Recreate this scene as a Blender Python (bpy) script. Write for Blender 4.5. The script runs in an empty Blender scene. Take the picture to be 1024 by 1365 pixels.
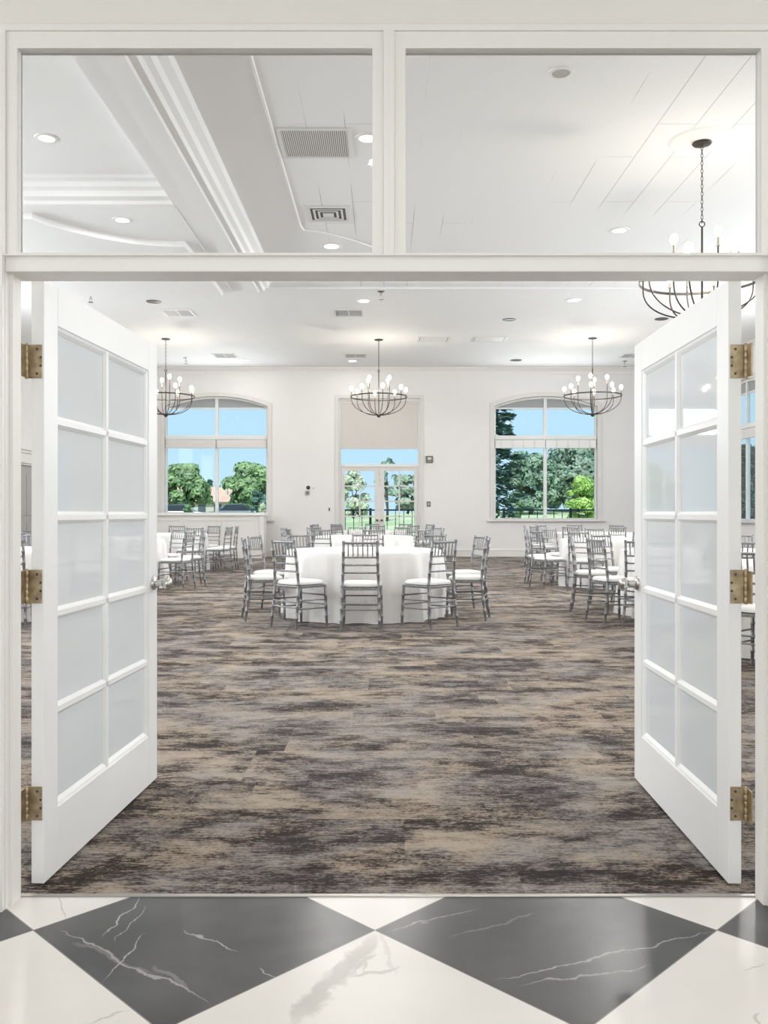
import bpy, bmesh, math, random
from mathutils import Vector, Matrix
R = math.radians
PI = math.pi
random.seed(7)
S = bpy.context.scene
COL = S.collection

# ------------------------------------------------------------------ camera, light, exposure
F, CX, CY, HC = 1170.0, 512.0, 684.0, 1.22          # focal length in pixels, horizon point, eye height
cam = bpy.data.cameras.new('camera')
camo = bpy.data.objects.new('camera', cam)
COL.objects.link(camo)
camo.location = (0, 0, HC)
camo.rotation_euler = (PI/2, 0, 0)
cam.sensor_fit = 'HORIZONTAL'
cam.sensor_width = 36
cam.lens = F/1024*36
cam.shift_y = 1.5/1024
cam.clip_start = 0.05
cam.clip_end = 600
S.camera = camo
S.view_settings.view_transform = 'Standard'
S.view_settings.look = 'None'
S.view_settings.gamma = 1
S.view_settings.use_curve_mapping = False
S.view_settings.exposure = 0.09
try:
    S.cycles.max_bounces = 10
    S.cycles.diffuse_bounces = 6
    S.cycles.transparent_max_bounces = 16
    S.cycles.sample_clamp_indirect = 6
    S.cycles.caustics_reflective = False
    S.cycles.caustics_refractive = False
except Exception:
    pass

CAN_POWER = 34.0          # each recessed lamp of the ballroom
BULB_POWER = 50.0         # each chandelier
FOYER_POWER = 5.5        # each unseen recessed lamp added to light the foyer
SKY = 1.0
FILL_SIDE = 200.0          # daylight entering through each added, unseen side window
DAY_BACK = 70.0          # daylight entering through each arched window of the far wall
FILL_FOYER = 82.0          # daylight from the added, unseen glazed foyer front
FILL_FOYER_SIDE = 46.0    # and from each added, unseen foyer side window

w = bpy.data.worlds.new('sky')
S.world = w
w.use_nodes = True
nt = w.node_tree
bg = nt.nodes['Background']
tc = nt.nodes.new('ShaderNodeTexCoord')
sx = nt.nodes.new('ShaderNodeSeparateXYZ')
cr = nt.nodes.new('ShaderNodeValToRGB')
nt.links.new(tc.outputs['Generated'], sx.inputs[0])
nt.links.new(sx.outputs['Z'], cr.inputs[0])
cr.color_ramp.elements[0].position = 0.0
cr.color_ramp.elements[0].color = (0.60, 0.80, 0.97, 1)
cr.color_ramp.elements[1].position = 0.35
cr.color_ramp.elements[1].color = (0.46, 0.72, 0.98, 1)
nt.links.new(cr.outputs[0], bg.inputs['Color'])
bg.inputs['Strength'].default_value = SKY

sun = bpy.data.lights.new('sun', 'SUN')
sun.energy = 4.2
sun.angle = R(0.6)
sun.color = (1, 0.95, 0.86)
suno = bpy.data.objects.new('sun', sun)
COL.objects.link(suno)
suno.rotation_euler = (R(42), 0, R(-8))      # high behind the building, lighting the trees' near side




def day_fill(name, loc, rot, sx_, sy_, power, col=(0.93, 0.97, 1.0)):  # area light standing for daylight at a seen or added window
    ld = bpy.data.lights.new(name, 'AREA')
    ld.shape = 'RECTANGLE'
    ld.size, ld.size_y = sx_, sy_
    ld.energy = power
    ld.color = col
    lo = bpy.data.objects.new(name, ld)
    COL.objects.link(lo)
    lo.location = loc
    lo.rotation_euler = rot


SIDE_Y = [(4.6, 7.5), (9.3, 12.2), (14.0, 16.9)]       # unseen side windows added to bring light into the ballroom
for i_, (a_, b_) in enumerate(SIDE_Y):  # fill at the added side windows, brightening ceiling and doors
    day_fill('day_fill', (-8.75, (a_+b_)/2, 3.45), (0, -PI/2, 0), 1.3, 2.7, FILL_SIDE*0.95)
    day_fill('day_fill', (8.75, (a_+b_)/2, 3.45), (0, PI/2, 0), 1.3, 2.7, FILL_SIDE*(0.32, 0.85, 1.45)[i_])
for c_ in (-4.71, 4.54):
    day_fill('day_fill', (c_, 24.52, 3.74), (-PI/2, 0, 0), 2.7, 0.68, DAY_BACK)
day_fill('day_fill', (-4.45, 0.6, 1.6), (0, -PI/2, 0), 1.9, 1.9, FILL_FOYER_SIDE, (1, 0.985, 0.965))  # fill at a foyer side window added to light the door faces
day_fill('day_fill', (4.45, 0.6, 1.6), (0, PI/2, 0), 1.9, 1.9, FILL_FOYER_SIDE, (1, 0.985, 0.965))
day_fill('day_fill', (0, -5.1, 1.5), (PI/2, 0, 0), 5.0, 2.6, FILL_FOYER, (1, 0.985, 0.965))  # fill at the glazed front added behind the camera


# ------------------------------------------------------------------ materials
def mat(name, col, rough=0.5, metal=0.0, **kw):
    m = bpy.data.materials.new(name)
    m.use_nodes = True
    b = m.node_tree.nodes['Principled BSDF']
    b.inputs['Base Color'].default_value = (*col, 1)
    b.inputs['Roughness'].default_value = rough
    b.inputs['Metallic'].default_value = metal
    for k, v in kw.items():
        b.inputs[k.replace('_', ' ')].default_value = v
    return m


def N(m, typ, **kw):
    n = m.node_tree.nodes.new(typ)
    for k, v in kw.items():
        setattr(n, k, v)
    return n


def L(m, a, b):
    m.node_tree.links.new(a, b)


def ramp(m, fac, stops, interp='LINEAR'):
    n = N(m, 'ShaderNodeValToRGB')
    n.color_ramp.interpolation = interp
    e = n.color_ramp.elements
    while len(e) < len(stops):
        e.new(0.5)
    for i, (p, c) in enumerate(stops):
        e[i].position = p
        e[i].color = (*c, 1) if len(c) == 3 else c
    L(m, fac, n.inputs[0])
    return n.outputs[0]


def mixc(m, fac, a, b, mode='MIX'):
    n = N(m, 'ShaderNodeMix', data_type='RGBA', blend_type=mode)
    for sock, v in ((n.inputs[0], fac), (n.inputs[6], a), (n.inputs[7], b)):
        if hasattr(v, 'links'):
            L(m, v, sock)
        elif isinstance(v, (int, float)):
            sock.default_value = v
        else:
            sock.default_value = (*v, 1)
    return n.outputs[2]


def mth(m, op, a, b=None):
    n = N(m, 'ShaderNodeMath', operation=op)
    for s, v in zip(n.inputs, (a, b)):
        if v is None:
            continue
        if hasattr(v, 'links'):
            L(m, v, s)
        else:
            s.default_value = v
    return n.outputs[0]


def coords(m, scale=(1, 1, 1), rot=(0, 0, 0), loc=(0, 0, 0), src='Object'):
    t = N(m, 'ShaderNodeTexCoord')
    mp = N(m, 'ShaderNodeMapping')
    mp.inputs['Scale'].default_value = scale
    mp.inputs['Rotation'].default_value = rot
    mp.inputs['Location'].default_value = loc
    L(m, t.outputs[src], mp.inputs[0])
    return mp.outputs[0]


def noise(m, vec, scale, detail=3, rough=0.5, dist=0.0):
    n = N(m, 'ShaderNodeTexNoise')
    n.inputs['Scale'].default_value = scale
    n.inputs['Detail'].default_value = detail
    n.inputs['Roughness'].default_value = rough
    n.inputs['Distortion'].default_value = dist
    L(m, vec, n.inputs['Vector'])
    return n.outputs[0]


def bsdf(m):
    return m.node_tree.nodes['Principled BSDF']


def paint(name, col, rough, var=0.02, scale=3):
    m = mat(name, col, rough)
    f = noise(m, coords(m), scale, 2)
    c = mixc(m, f, tuple(x*(1-var) for x in col), tuple(min(1, x*(1+var)) for x in col))
    L(m, c, bsdf(m).inputs['Base Color'])
    return m


M = {}
M['wall'] = paint('ballroom wall paint', (0.81, 0.79, 0.772), 0.7)
M['foyer_wall'] = paint('foyer wall paint', (0.81, 0.78, 0.742), 0.6)
M['trim'] = paint('white trim paint', (0.835, 0.808, 0.775), 0.4)
M['door'] = paint('white door paint', (0.885, 0.88, 0.872), 0.35)
M['casing'] = paint('window casing paint', (0.72, 0.69, 0.66), 0.5)
M['winframe'] = paint('window frame paint', (0.80, 0.79, 0.77), 0.4)
M['spandrel'] = paint('grey arched panel', (0.36, 0.38, 0.385), 0.7)
M['shade'] = paint('roller shade fabric', (0.66, 0.625, 0.585), 0.9)
M['medallion'] = paint('plaster', (0.84, 0.82, 0.8), 0.7)
M['bronze'] = mat('dark bronze', (0.055, 0.048, 0.042), 0.45, 0.7)
M['candle'] = mat('candle sleeve', (0.45, 0.38, 0.30), 0.5)
M['cushion'] = paint('white vinyl cushion', (0.85, 0.84, 0.82), 0.45, 0.02, 20)
M['cloth'] = paint('white tablecloth', (0.86, 0.845, 0.83), 0.8, 0.02, 8)
M['wood'] = paint('plywood', (0.5, 0.36, 0.22), 0.6, 0.1, 6)
M['steel'] = mat('folding leg steel', (0.25, 0.25, 0.26), 0.4, 0.8)
M['nickel'] = mat('satin nickel', (0.62, 0.60, 0.57), 0.22, 1.0)
M['dark'] = mat('dark plastic', (0.05, 0.048, 0.045), 0.4)
M['greyplate'] = mat('grey plastic', (0.45, 0.43, 0.41), 0.5)
M['taupe'] = mat('taupe plastic', (0.17, 0.15, 0.14), 0.5)
M['whiteplastic'] = mat('white plastic', (0.8, 0.79, 0.78), 0.4)
M['vent'] = paint('painted vent metal', (0.72, 0.71, 0.70), 0.45)
M['strip'] = mat('metal threshold strip', (0.42, 0.40, 0.37), 0.35, 0.9)
M['iron'] = mat('black iron', (0.03, 0.032, 0.035), 0.5, 0.3)

m = M['silver'] = mat('silver painted resin', (0.36, 0.36, 0.37), 0.33, 0.45)
f = noise(m, coords(m, (1, 1, 1)), 40, 2)
L(m, ramp(m, f, [(0.3, (0.20, 0.20, 0.205)), (0.7, (0.31, 0.31, 0.315))]), bsdf(m).inputs['Base Color'])

m = M['brass'] = mat('aged brass', (0.42, 0.33, 0.2), 0.38, 0.85)
f = noise(m, coords(m), 30, 3)
L(m, ramp(m, f, [(0.3, (0.30, 0.23, 0.14)), (0.7, (0.55, 0.45, 0.30))]), bsdf(m).inputs['Base Color'])

# ceiling: large painted panels with hair-thin broken joints
m = M['ceiling'] = mat('ceiling panels', (0.83, 0.825, 0.82), 0.75)
br = N(m, 'ShaderNodeTexBrick')
br.offset = 0.37
br.inputs['Scale'].default_value = 1
br.inputs['Mortar Size'].default_value = 0.0035
br.inputs['Mortar Smooth'].default_value = 0.0
br.inputs['Brick Width'].default_value = 2.3
br.inputs['Row Height'].default_value = 0.41
L(m, coords(m, rot=(0, 0, PI/2)), br.inputs['Vector'])
msk = ramp(m, noise(m, coords(m, loc=(3, 1, 0)), 0.55, 1), [(0.50, (0, 0, 0)), (0.60, (1, 1, 1))])
fc = mth(m, 'MULTIPLY', br.outputs['Fac'], msk)
L(m, mixc(m, fc, (0.83, 0.825, 0.82), (0.40, 0.39, 0.37)), bsdf(m).inputs['Base Color'])
M['ceiling_plain'] = paint('smooth ceiling paint', (0.82, 0.815, 0.81), 0.7)


def thin_glass(name, tint, refl=1.0):
    m = bpy.data.materials.new(name)
    m.use_nodes = True
    m.node_tree.nodes.remove(bsdf(m))
    out = m.node_tree.nodes['Material Output']
    fr = N(m, 'ShaderNodeFresnel')
    fr.inputs[0].default_value = 1.28
    tr = N(m, 'ShaderNodeBsdfTransparent')
    tr.inputs[0].default_value = (*tint, 1)
    gl = N(m, 'ShaderNodeBsdfGlossy')
    gl.inputs['Roughness'].default_value = 0.0
    mx = N(m, 'ShaderNodeMixShader')
    L(m, mth(m, 'MULTIPLY', fr.outputs[0], refl), mx.inputs[0])
    L(m, tr.outputs[0], mx.inputs[1])
    L(m, gl.outputs[0], mx.inputs[2])
    L(m, mx.outputs[0], out.inputs[0])
    return m


M['glass'] = thin_glass('clear glass', (0.985, 0.99, 0.99), 0.7)
M['winglass'] = thin_glass('window glass', (0.93, 0.985, 0.985), 0.22)

# frosted door glass: milky, lets soft light through, keeps a polished face
m = M['frost'] = bpy.data.materials.new('frosted glass')
m.use_nodes = True
m.node_tree.nodes.remove(bsdf(m))
out = m.node_tree.nodes['Material Output']
df = N(m, 'ShaderNodeBsdfDiffuse')
df.inputs[0].default_value = (0.91, 0.945, 0.965, 1)
tl = N(m, 'ShaderNodeBsdfTranslucent')
tl.inputs[0].default_value = (0.90, 0.94, 0.96, 1)
mx = N(m, 'ShaderNodeMixShader')
mx.inputs[0].default_value = 0.22
L(m, df.outputs[0], mx.inputs[1])
L(m, tl.outputs[0], mx.inputs[2])
gl = N(m, 'ShaderNodeBsdfGlossy')
gl.inputs['Roughness'].default_value = 0.03
fr = N(m, 'ShaderNodeFresnel')
fr.inputs[0].default_value = 1.45
mx2 = N(m, 'ShaderNodeMixShader')
L(m, fr.outputs[0], mx2.inputs[0])
L(m, mx.outputs[0], mx2.inputs[1])
L(m, gl.outputs[0], mx2.inputs[2])
L(m, mx2.outputs[0], out.inputs[0])


def emit(name, col, strength):
    m = bpy.data.materials.new(name)
    m.use_nodes = True
    b = bsdf(m)
    b.inputs['Base Color'].default_value = (0.9, 0.9, 0.9, 1)
    b.inputs['Emission Color'].default_value = (*col, 1)
    b.inputs['Emission Strength'].default_value = strength
    return m


M['bulb'] = emit('glowing bulb', (1, 0.86, 0.66), 7)
M['lens'] = emit('lit lamp lens', (1, 0.97, 0.92), 4)
M['strobe'] = mat('strobe lens', (0.75, 0.73, 0.7), 0.2)

# carpet: ribbed plank carpet in beige, grey and dark brown worn patches
m = M['carpet'] = mat('patterned carpet', (0.25, 0.22, 0.2), 0.95)
cv = coords(m)
sep = N(m, 'ShaderNodeSeparateXYZ')
L(m, cv, sep.inputs[0])
row = mth(m, 'FLOOR', mth(m, 'MULTIPLY', sep.outputs[1], 1/0.5))
wn0 = N(m, 'ShaderNodeTexWhiteNoise', noise_dimensions='1D')
L(m, row, wn0.inputs['W'])
colx = mth(m, 'FLOOR', mth(m, 'ADD', mth(m, 'MULTIPLY', sep.outputs[0], 1.0), mth(m, 'MULTIPLY', wn0.outputs[0], 1.0)))
cb = N(m, 'ShaderNodeCombineXYZ')
L(m, colx, cb.inputs[0])
L(m, row, cb.inputs[1])
wn = N(m, 'ShaderNodeTexWhiteNoise', noise_dimensions='2D')
L(m, cb.outputs[0], wn.inputs['Vector'])
off = N(m, 'ShaderNodeVectorMath', operation='MULTIPLY')
L(m, wn.outputs['Color'], off.inputs[0])
off.inputs[1].default_value = (0.28, 0.10, 0)
shift = N(m, 'ShaderNodeVectorMath', operation='ADD')
L(m, cv, shift.inputs[0])
L(m, off.outputs[0], shift.inputs[1])


def cmap(scale, loc=(0, 0, 0), src=None):
    mp = N(m, 'ShaderNodeMapping')
    mp.inputs['Scale'].default_value = scale
    mp.inputs['Location'].default_value = loc
    L(m, src if src is not None else shift.outputs[0], mp.inputs[0])
    return mp.outputs[0]


big = noise(m, cmap((1.0, 1.6, 1)), 2.2, 2, 0.5, 0.1)                # worn patches
mid = noise(m, cmap((1.0, 1.9, 1), (7, 3, 0)), 5.5, 8, 0.80, 0.1)        # ragged patch edges
streak = noise(m, cmap((8, 85, 1), src=cv), 1.3, 2, 0.6)                  # ribs of the weave
fine = noise(m, cmap((1, 1.5, 1), src=cv), 60, 3, 0.7)
hue = noise(m, cmap((1.0, 1.3, 1), (31, 17, 4)), 1.9, 6, 0.65)
v = mth(m, 'ADD', mth(m, 'MULTIPLY', mth(m, 'SUBTRACT', big, 0.5), 0.75), 0.5)
v = mth(m, 'ADD', v, mth(m, 'MULTIPLY', mth(m, 'SUBTRACT', wn.outputs['Value'], 0.5), 0.07))
sr = mth(m, 'FLOOR', mth(m, 'MULTIPLY', sep.outputs[1], 1/0.125))
wn1 = N(m, 'ShaderNodeTexWhiteNoise', noise_dimensions='1D')
L(m, mth(m, 'ADD', sr, 77.0), wn1.inputs['W'])
sc_ = mth(m, 'FLOOR', mth(m, 'ADD', mth(m, 'MULTIPLY', sep.outputs[0], 1/0.5), mth(m, 'MULTIPLY', wn1.outputs[0], 7.0)))
cb2 = N(m, 'ShaderNodeCombineXYZ')
L(m, sc_, cb2.inputs[0])
L(m, sr, cb2.inputs[1])
wn2 = N(m, 'ShaderNodeTexWhiteNoise', noise_dimensions='2D')
L(m, cb2.outputs[0], wn2.inputs['Vector'])
v = mth(m, 'ADD', v, mth(m, 'MULTIPLY', mth(m, 'SUBTRACT', wn2.outputs['Value'], 0.5), 0.13))
v = mth(m, 'ADD', v, mth(m, 'MULTIPLY', mth(m, 'SUBTRACT', mid, 0.5), 1.25))
v = mth(m, 'ADD', v, mth(m, 'MULTIPLY', mth(m, 'SUBTRACT', streak, 0.5), 0.50))
v = mth(m, 'ADD', v, mth(m, 'MULTIPLY', mth(m, 'SUBTRACT', fine, 0.5), 0.60))
warm = ramp(m, v, [(0.25, (0.024, 0.017, 0.014)), (0.39, (0.050, 0.037, 0.030)), (0.42, (0.130, 0.101, 0.083)), (0.50, (0.262, 0.212, 0.167)), (0.72, (0.40, 0.335, 0.265))])
cool = ramp(m, v, [(0.25, (0.028, 0.021, 0.020)), (0.40, (0.062, 0.048, 0.045)), (0.43, (0.125, 0.107, 0.101)), (0.54, (0.193, 0.172, 0.163)), (0.64, (0.31, 0.277, 0.248))])
hm = ramp(m, hue, [(0.43, (0, 0, 0)), (0.55, (1, 1, 1))])
cc = mixc(m, hm, warm, cool)
L(m, cc, bsdf(m).inputs['Base Color'])
bsdf(m).inputs['Sheen Weight'].default_value = 0.04
bsdf(m).inputs['Sheen Roughness'].default_value = 0.5
bsdf(m).inputs['Specular IOR Level'].default_value = 0.12
bp = N(m, 'ShaderNodeBump')
bp.inputs['Strength'].default_value = 0.35
bp.inputs['Distance'].default_value = 0.006
L(m, streak, bp.inputs['Height'])
L(m, bp.outputs[0], bsdf(m).inputs['Normal'])

# foyer floor: checkerboard of white and charcoal marble laid on the diagonal
m = M['tile'] = mat('marble checker', (0.8, 0.78, 0.75), 0.2)
cv = coords(m)
sep = N(m, 'ShaderNodeSeparateXYZ')
L(m, cv, sep.inputs[0])
X = mth(m, 'ADD', sep.outputs[0], 0.026)
Y = mth(m, 'SUBTRACT', sep.outputs[1], 2.567)
U = mth(m, 'ADD', mth(m, 'ADD', X, Y), 50.0)
V = mth(m, 'ADD', mth(m, 'SUBTRACT', X, Y), 50.0)
fu, fv = mth(m, 'FLOOR', U), mth(m, 'FLOOR', V)
par = mth(m, 'MODULO', mth(m, 'ADD', fu, fv), 2.0)         # 0 = charcoal, 1 = white
gu = mth(m, 'ABSOLUTE', mth(m, 'SUBTRACT', mth(m, 'FRACT', U), 0.5))
gv = mth(m, 'ABSOLUTE', mth(m, 'SUBTRACT', mth(m, 'FRACT', V), 0.5))
grout = mth(m, 'GREATER_THAN', mth(m, 'MAXIMUM', gu, gv), 0.4975)
cb = N(m, 'ShaderNodeCombineXYZ')
L(m, fu, cb.inputs[0])
L(m, fv, cb.inputs[1])
wn = N(m, 'ShaderNodeTexWhiteNoise', noise_dimensions='2D')
L(m, cb.outputs[0], wn.inputs['Vector'])
off = N(m, 'ShaderNodeVectorMath', operation='MULTIPLY_ADD')
L(m, wn.outputs['Color'], off.inputs[0])
off.inputs[1].default_value = (9, 9, 0)
L(m, cv, off.inputs[2])
tv = off.outputs[0]


wob = N(m, 'ShaderNodeTexNoise')
wob.inputs['Scale'].default_value = 9
wob.inputs['Detail'].default_value = 4
L(m, cv, wob.inputs['Vector'])
wob2 = N(m, 'ShaderNodeVectorMath', operation='MULTIPLY_ADD')
L(m, wob.outputs['Color'], wob2.inputs[0])
wob2.inputs[1].default_value = (0.09, 0.09, 0)
L(m, cv, wob2.inputs[2])
wsep = N(m, 'ShaderNodeSeparateXYZ')
L(m, wob2.outputs[0], wsep.inputs[0])
grain = noise(m, cv, 26, 3, 0.7)


def vein(p, q, width, strength, rag=0.6):
    """one wandering vein from p to q on the floor, fading at its ends"""
    (x0, y0), (x1, y1) = [((a-CX)/F*(F*HC/(b-CY))+0.045, F*HC/(b-CY)+0.045) for a, b in (p, q)]
    ln = math.hypot(x1-x0, y1-y0)
    ux, uy = (x1-x0)/ln, (y1-y0)/ln
    a = mth(m, 'SUBTRACT', wsep.outputs[0], x0)
    b = mth(m, 'SUBTRACT', wsep.outputs[1], y0)
    t = mth(m, 'ADD', mth(m, 'MULTIPLY', a, ux), mth(m, 'MULTIPLY', b, uy))
    d = mth(m, 'ABSOLUTE', mth(m, 'SUBTRACT', mth(m, 'MULTIPLY', a, uy), mth(m, 'MULTIPLY', b, ux)))
    e = mth(m, 'ABSOLUTE', mth(m, 'SUBTRACT', mth(m, 'DIVIDE', t, ln), 0.5))
    e = mth(m, 'SUBTRACT', 1.0, mth(m, 'POWER', mth(m, 'MINIMUM', mth(m, 'MULTIPLY', e, 2.0), 1.0), 4.0))
    wd = mth(m, 'MULTIPLY', mth(m, 'MULTIPLY', e, width*0.5), mth(m, 'ADD', mth(m, 'MULTIPLY', grain, 2*rag), 1.0-rag))
    f = mth(m, 'SUBTRACT', 1.0, mth(m, 'DIVIDE', d, mth(m, 'ADD', wd, 0.0001)))
    f = mth(m, 'MAXIMUM', f, 0.0)
    return mth(m, 'MULTIPLY', mth(m, 'MINIMUM', mth(m, 'MULTIPLY', f, 2.0), 1.0), mth(m, 'MULTIPLY', e, strength*0.85))


def vsum(items):
    r = None
    for it in items:
        x = vein(*it)
        r = x if r is None else mth(m, 'MAXIMUM', r, x)
    return r


vd = vsum([((70, 1236), (290, 1342), 0.010, 0.6), ((95, 1255), (215, 1300), 0.02, 0.22), ((205, 1286), (250, 1322), 0.02, 0.25), ((192, 1190), (135, 1252), 0.006, 0.8),
           ((196, 1205), (150, 1258), 0.004, 0.7), ((195, 1245), (130, 1312), 0.006, 0.7), ((240, 1238), (320, 1268), 0.006, 0.6), ((345, 1290), (370, 1300), 0.006, 0.5),
           ((650, 1310), (960, 1240), 0.008, 0.55), ((690, 1312), (880, 1288), 0.007, 0.5), ((515, 1242), (640, 1208), 0.007, 0.45), ((600, 1250), (720, 1215), 0.012, 0.18),
           ((560, 1232), (575, 1229), 0.006, 0.6)])
vw = vsum([((505, 1245), (385, 1370), 0.085, 0.62, 0.8), ((470, 1300), (505, 1268), 0.02, 0.55), ((488, 1252), (492, 1300), 0.014, 0.5), ((455, 1305), (540, 1285), 0.014, 0.5),
           ((75, 1192), (95, 1225), 0.006, 0.5), ((100, 1365), (185, 1345), 0.007, 0.5), ((505, 1240), (530, 1300), 0.02, 0.25), ((985, 1295), (1020, 1285), 0.010, 0.5), ((1005, 1365), (1015, 1350), 0.010, 0.5)])
cloudy = noise(m, tv, 3, 4)
darkc = ramp(m, cloudy, [(0.3, (0.050, 0.050, 0.052)), (0.7, (0.088, 0.087, 0.089))])
darkc = mixc(m, vd, darkc, (0.55, 0.53, 0.51))
whitec = ramp(m, cloudy, [(0.3, (0.73, 0.70, 0.665)), (0.7, (0.78, 0.755, 0.725))])
whitec = mixc(m, vw, whitec, (0.30, 0.285, 0.26))
tc_ = mixc(m, par, darkc, whitec)
tc_ = mixc(m, grout, tc_, (0.2, 0.19, 0.18))
L(m, tc_, bsdf(m).inputs['Base Color'])
bsdf(m).inputs['Roughness'].default_value = 0.24

# outdoors
m = M['lawn'] = mat('sunlit lawn', (0.3, 0.42, 0.14), 0.95)
L(m, ramp(m, noise(m, coords(m), 0.15, 4), [(0.35, (0.36, 0.43, 0.22)), (0.65, (0.55, 0.60, 0.38))]), bsdf(m).inputs['Base Color'])
M['deck'] = paint('concrete terrace', (0.62, 0.61, 0.58), 0.8, 0.08, 2)


def leafmat(name, a, b, scale=1.2):
    m = mat(name, a, 0.7)
    L(m, ramp(m, noise(m, coords(m), scale, 3), [(0.35, a), (0.65, b)]), bsdf(m).inputs['Base Color'])
    bsdf(m).inputs['Specular IOR Level'].default_value = 0.2
    return m


M['leaf_mid'] = leafmat('mid green leaves', (0.13, 0.22, 0.10), (0.32, 0.44, 0.22))
M['leaf_blue'] = leafmat('blue green needles', (0.055, 0.115, 0.10), (0.15, 0.25, 0.21))
M['leaf_grey'] = leafmat('grey green leaves', (0.14, 0.225, 0.16), (0.33, 0.42, 0.31))
M['leaf_lime'] = leafmat('lime green leaves', (0.25, 0.42, 0.09), (0.50, 0.68, 0.22))
M['leaf_pale'] = leafmat('pale blossom and hazed leaves', (0.40, 0.46, 0.30), (0.75, 0.78, 0.66), 3)  # blossom, and a crown with door-glass haze put into its colour
M['leaf_hazy'] = leafmat('hazy grey green leaves', (0.24, 0.31, 0.24), (0.46, 0.52, 0.42))  # haze of the exit-door glass put into the leaf colour
M['bark'] = leafmat('bark', (0.06, 0.045, 0.035), (0.12, 0.09, 0.07), 4)
M['roof'] = leafmat('terracotta roof', (0.56, 0.35, 0.27), (0.66, 0.44, 0.36), 0.6)
M['housewall'] = paint('house wall', (0.5, 0.46, 0.42), 0.8)
M['houseglass'] = mat('house window', (0.08, 0.1, 0.12), 0.2)
M['carpaint'] = mat('navy car paint', (0.03, 0.045, 0.07), 0.25, 0.0)
M['cargrey'] = mat('grey car paint', (0.16, 0.19, 0.22), 0.25, 0.0)
M['carglass'] = mat('car glass', (0.03, 0.04, 0.05), 0.08)
M['tyre'] = mat('tyre rubber', (0.02, 0.02, 0.02), 0.8)


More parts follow.
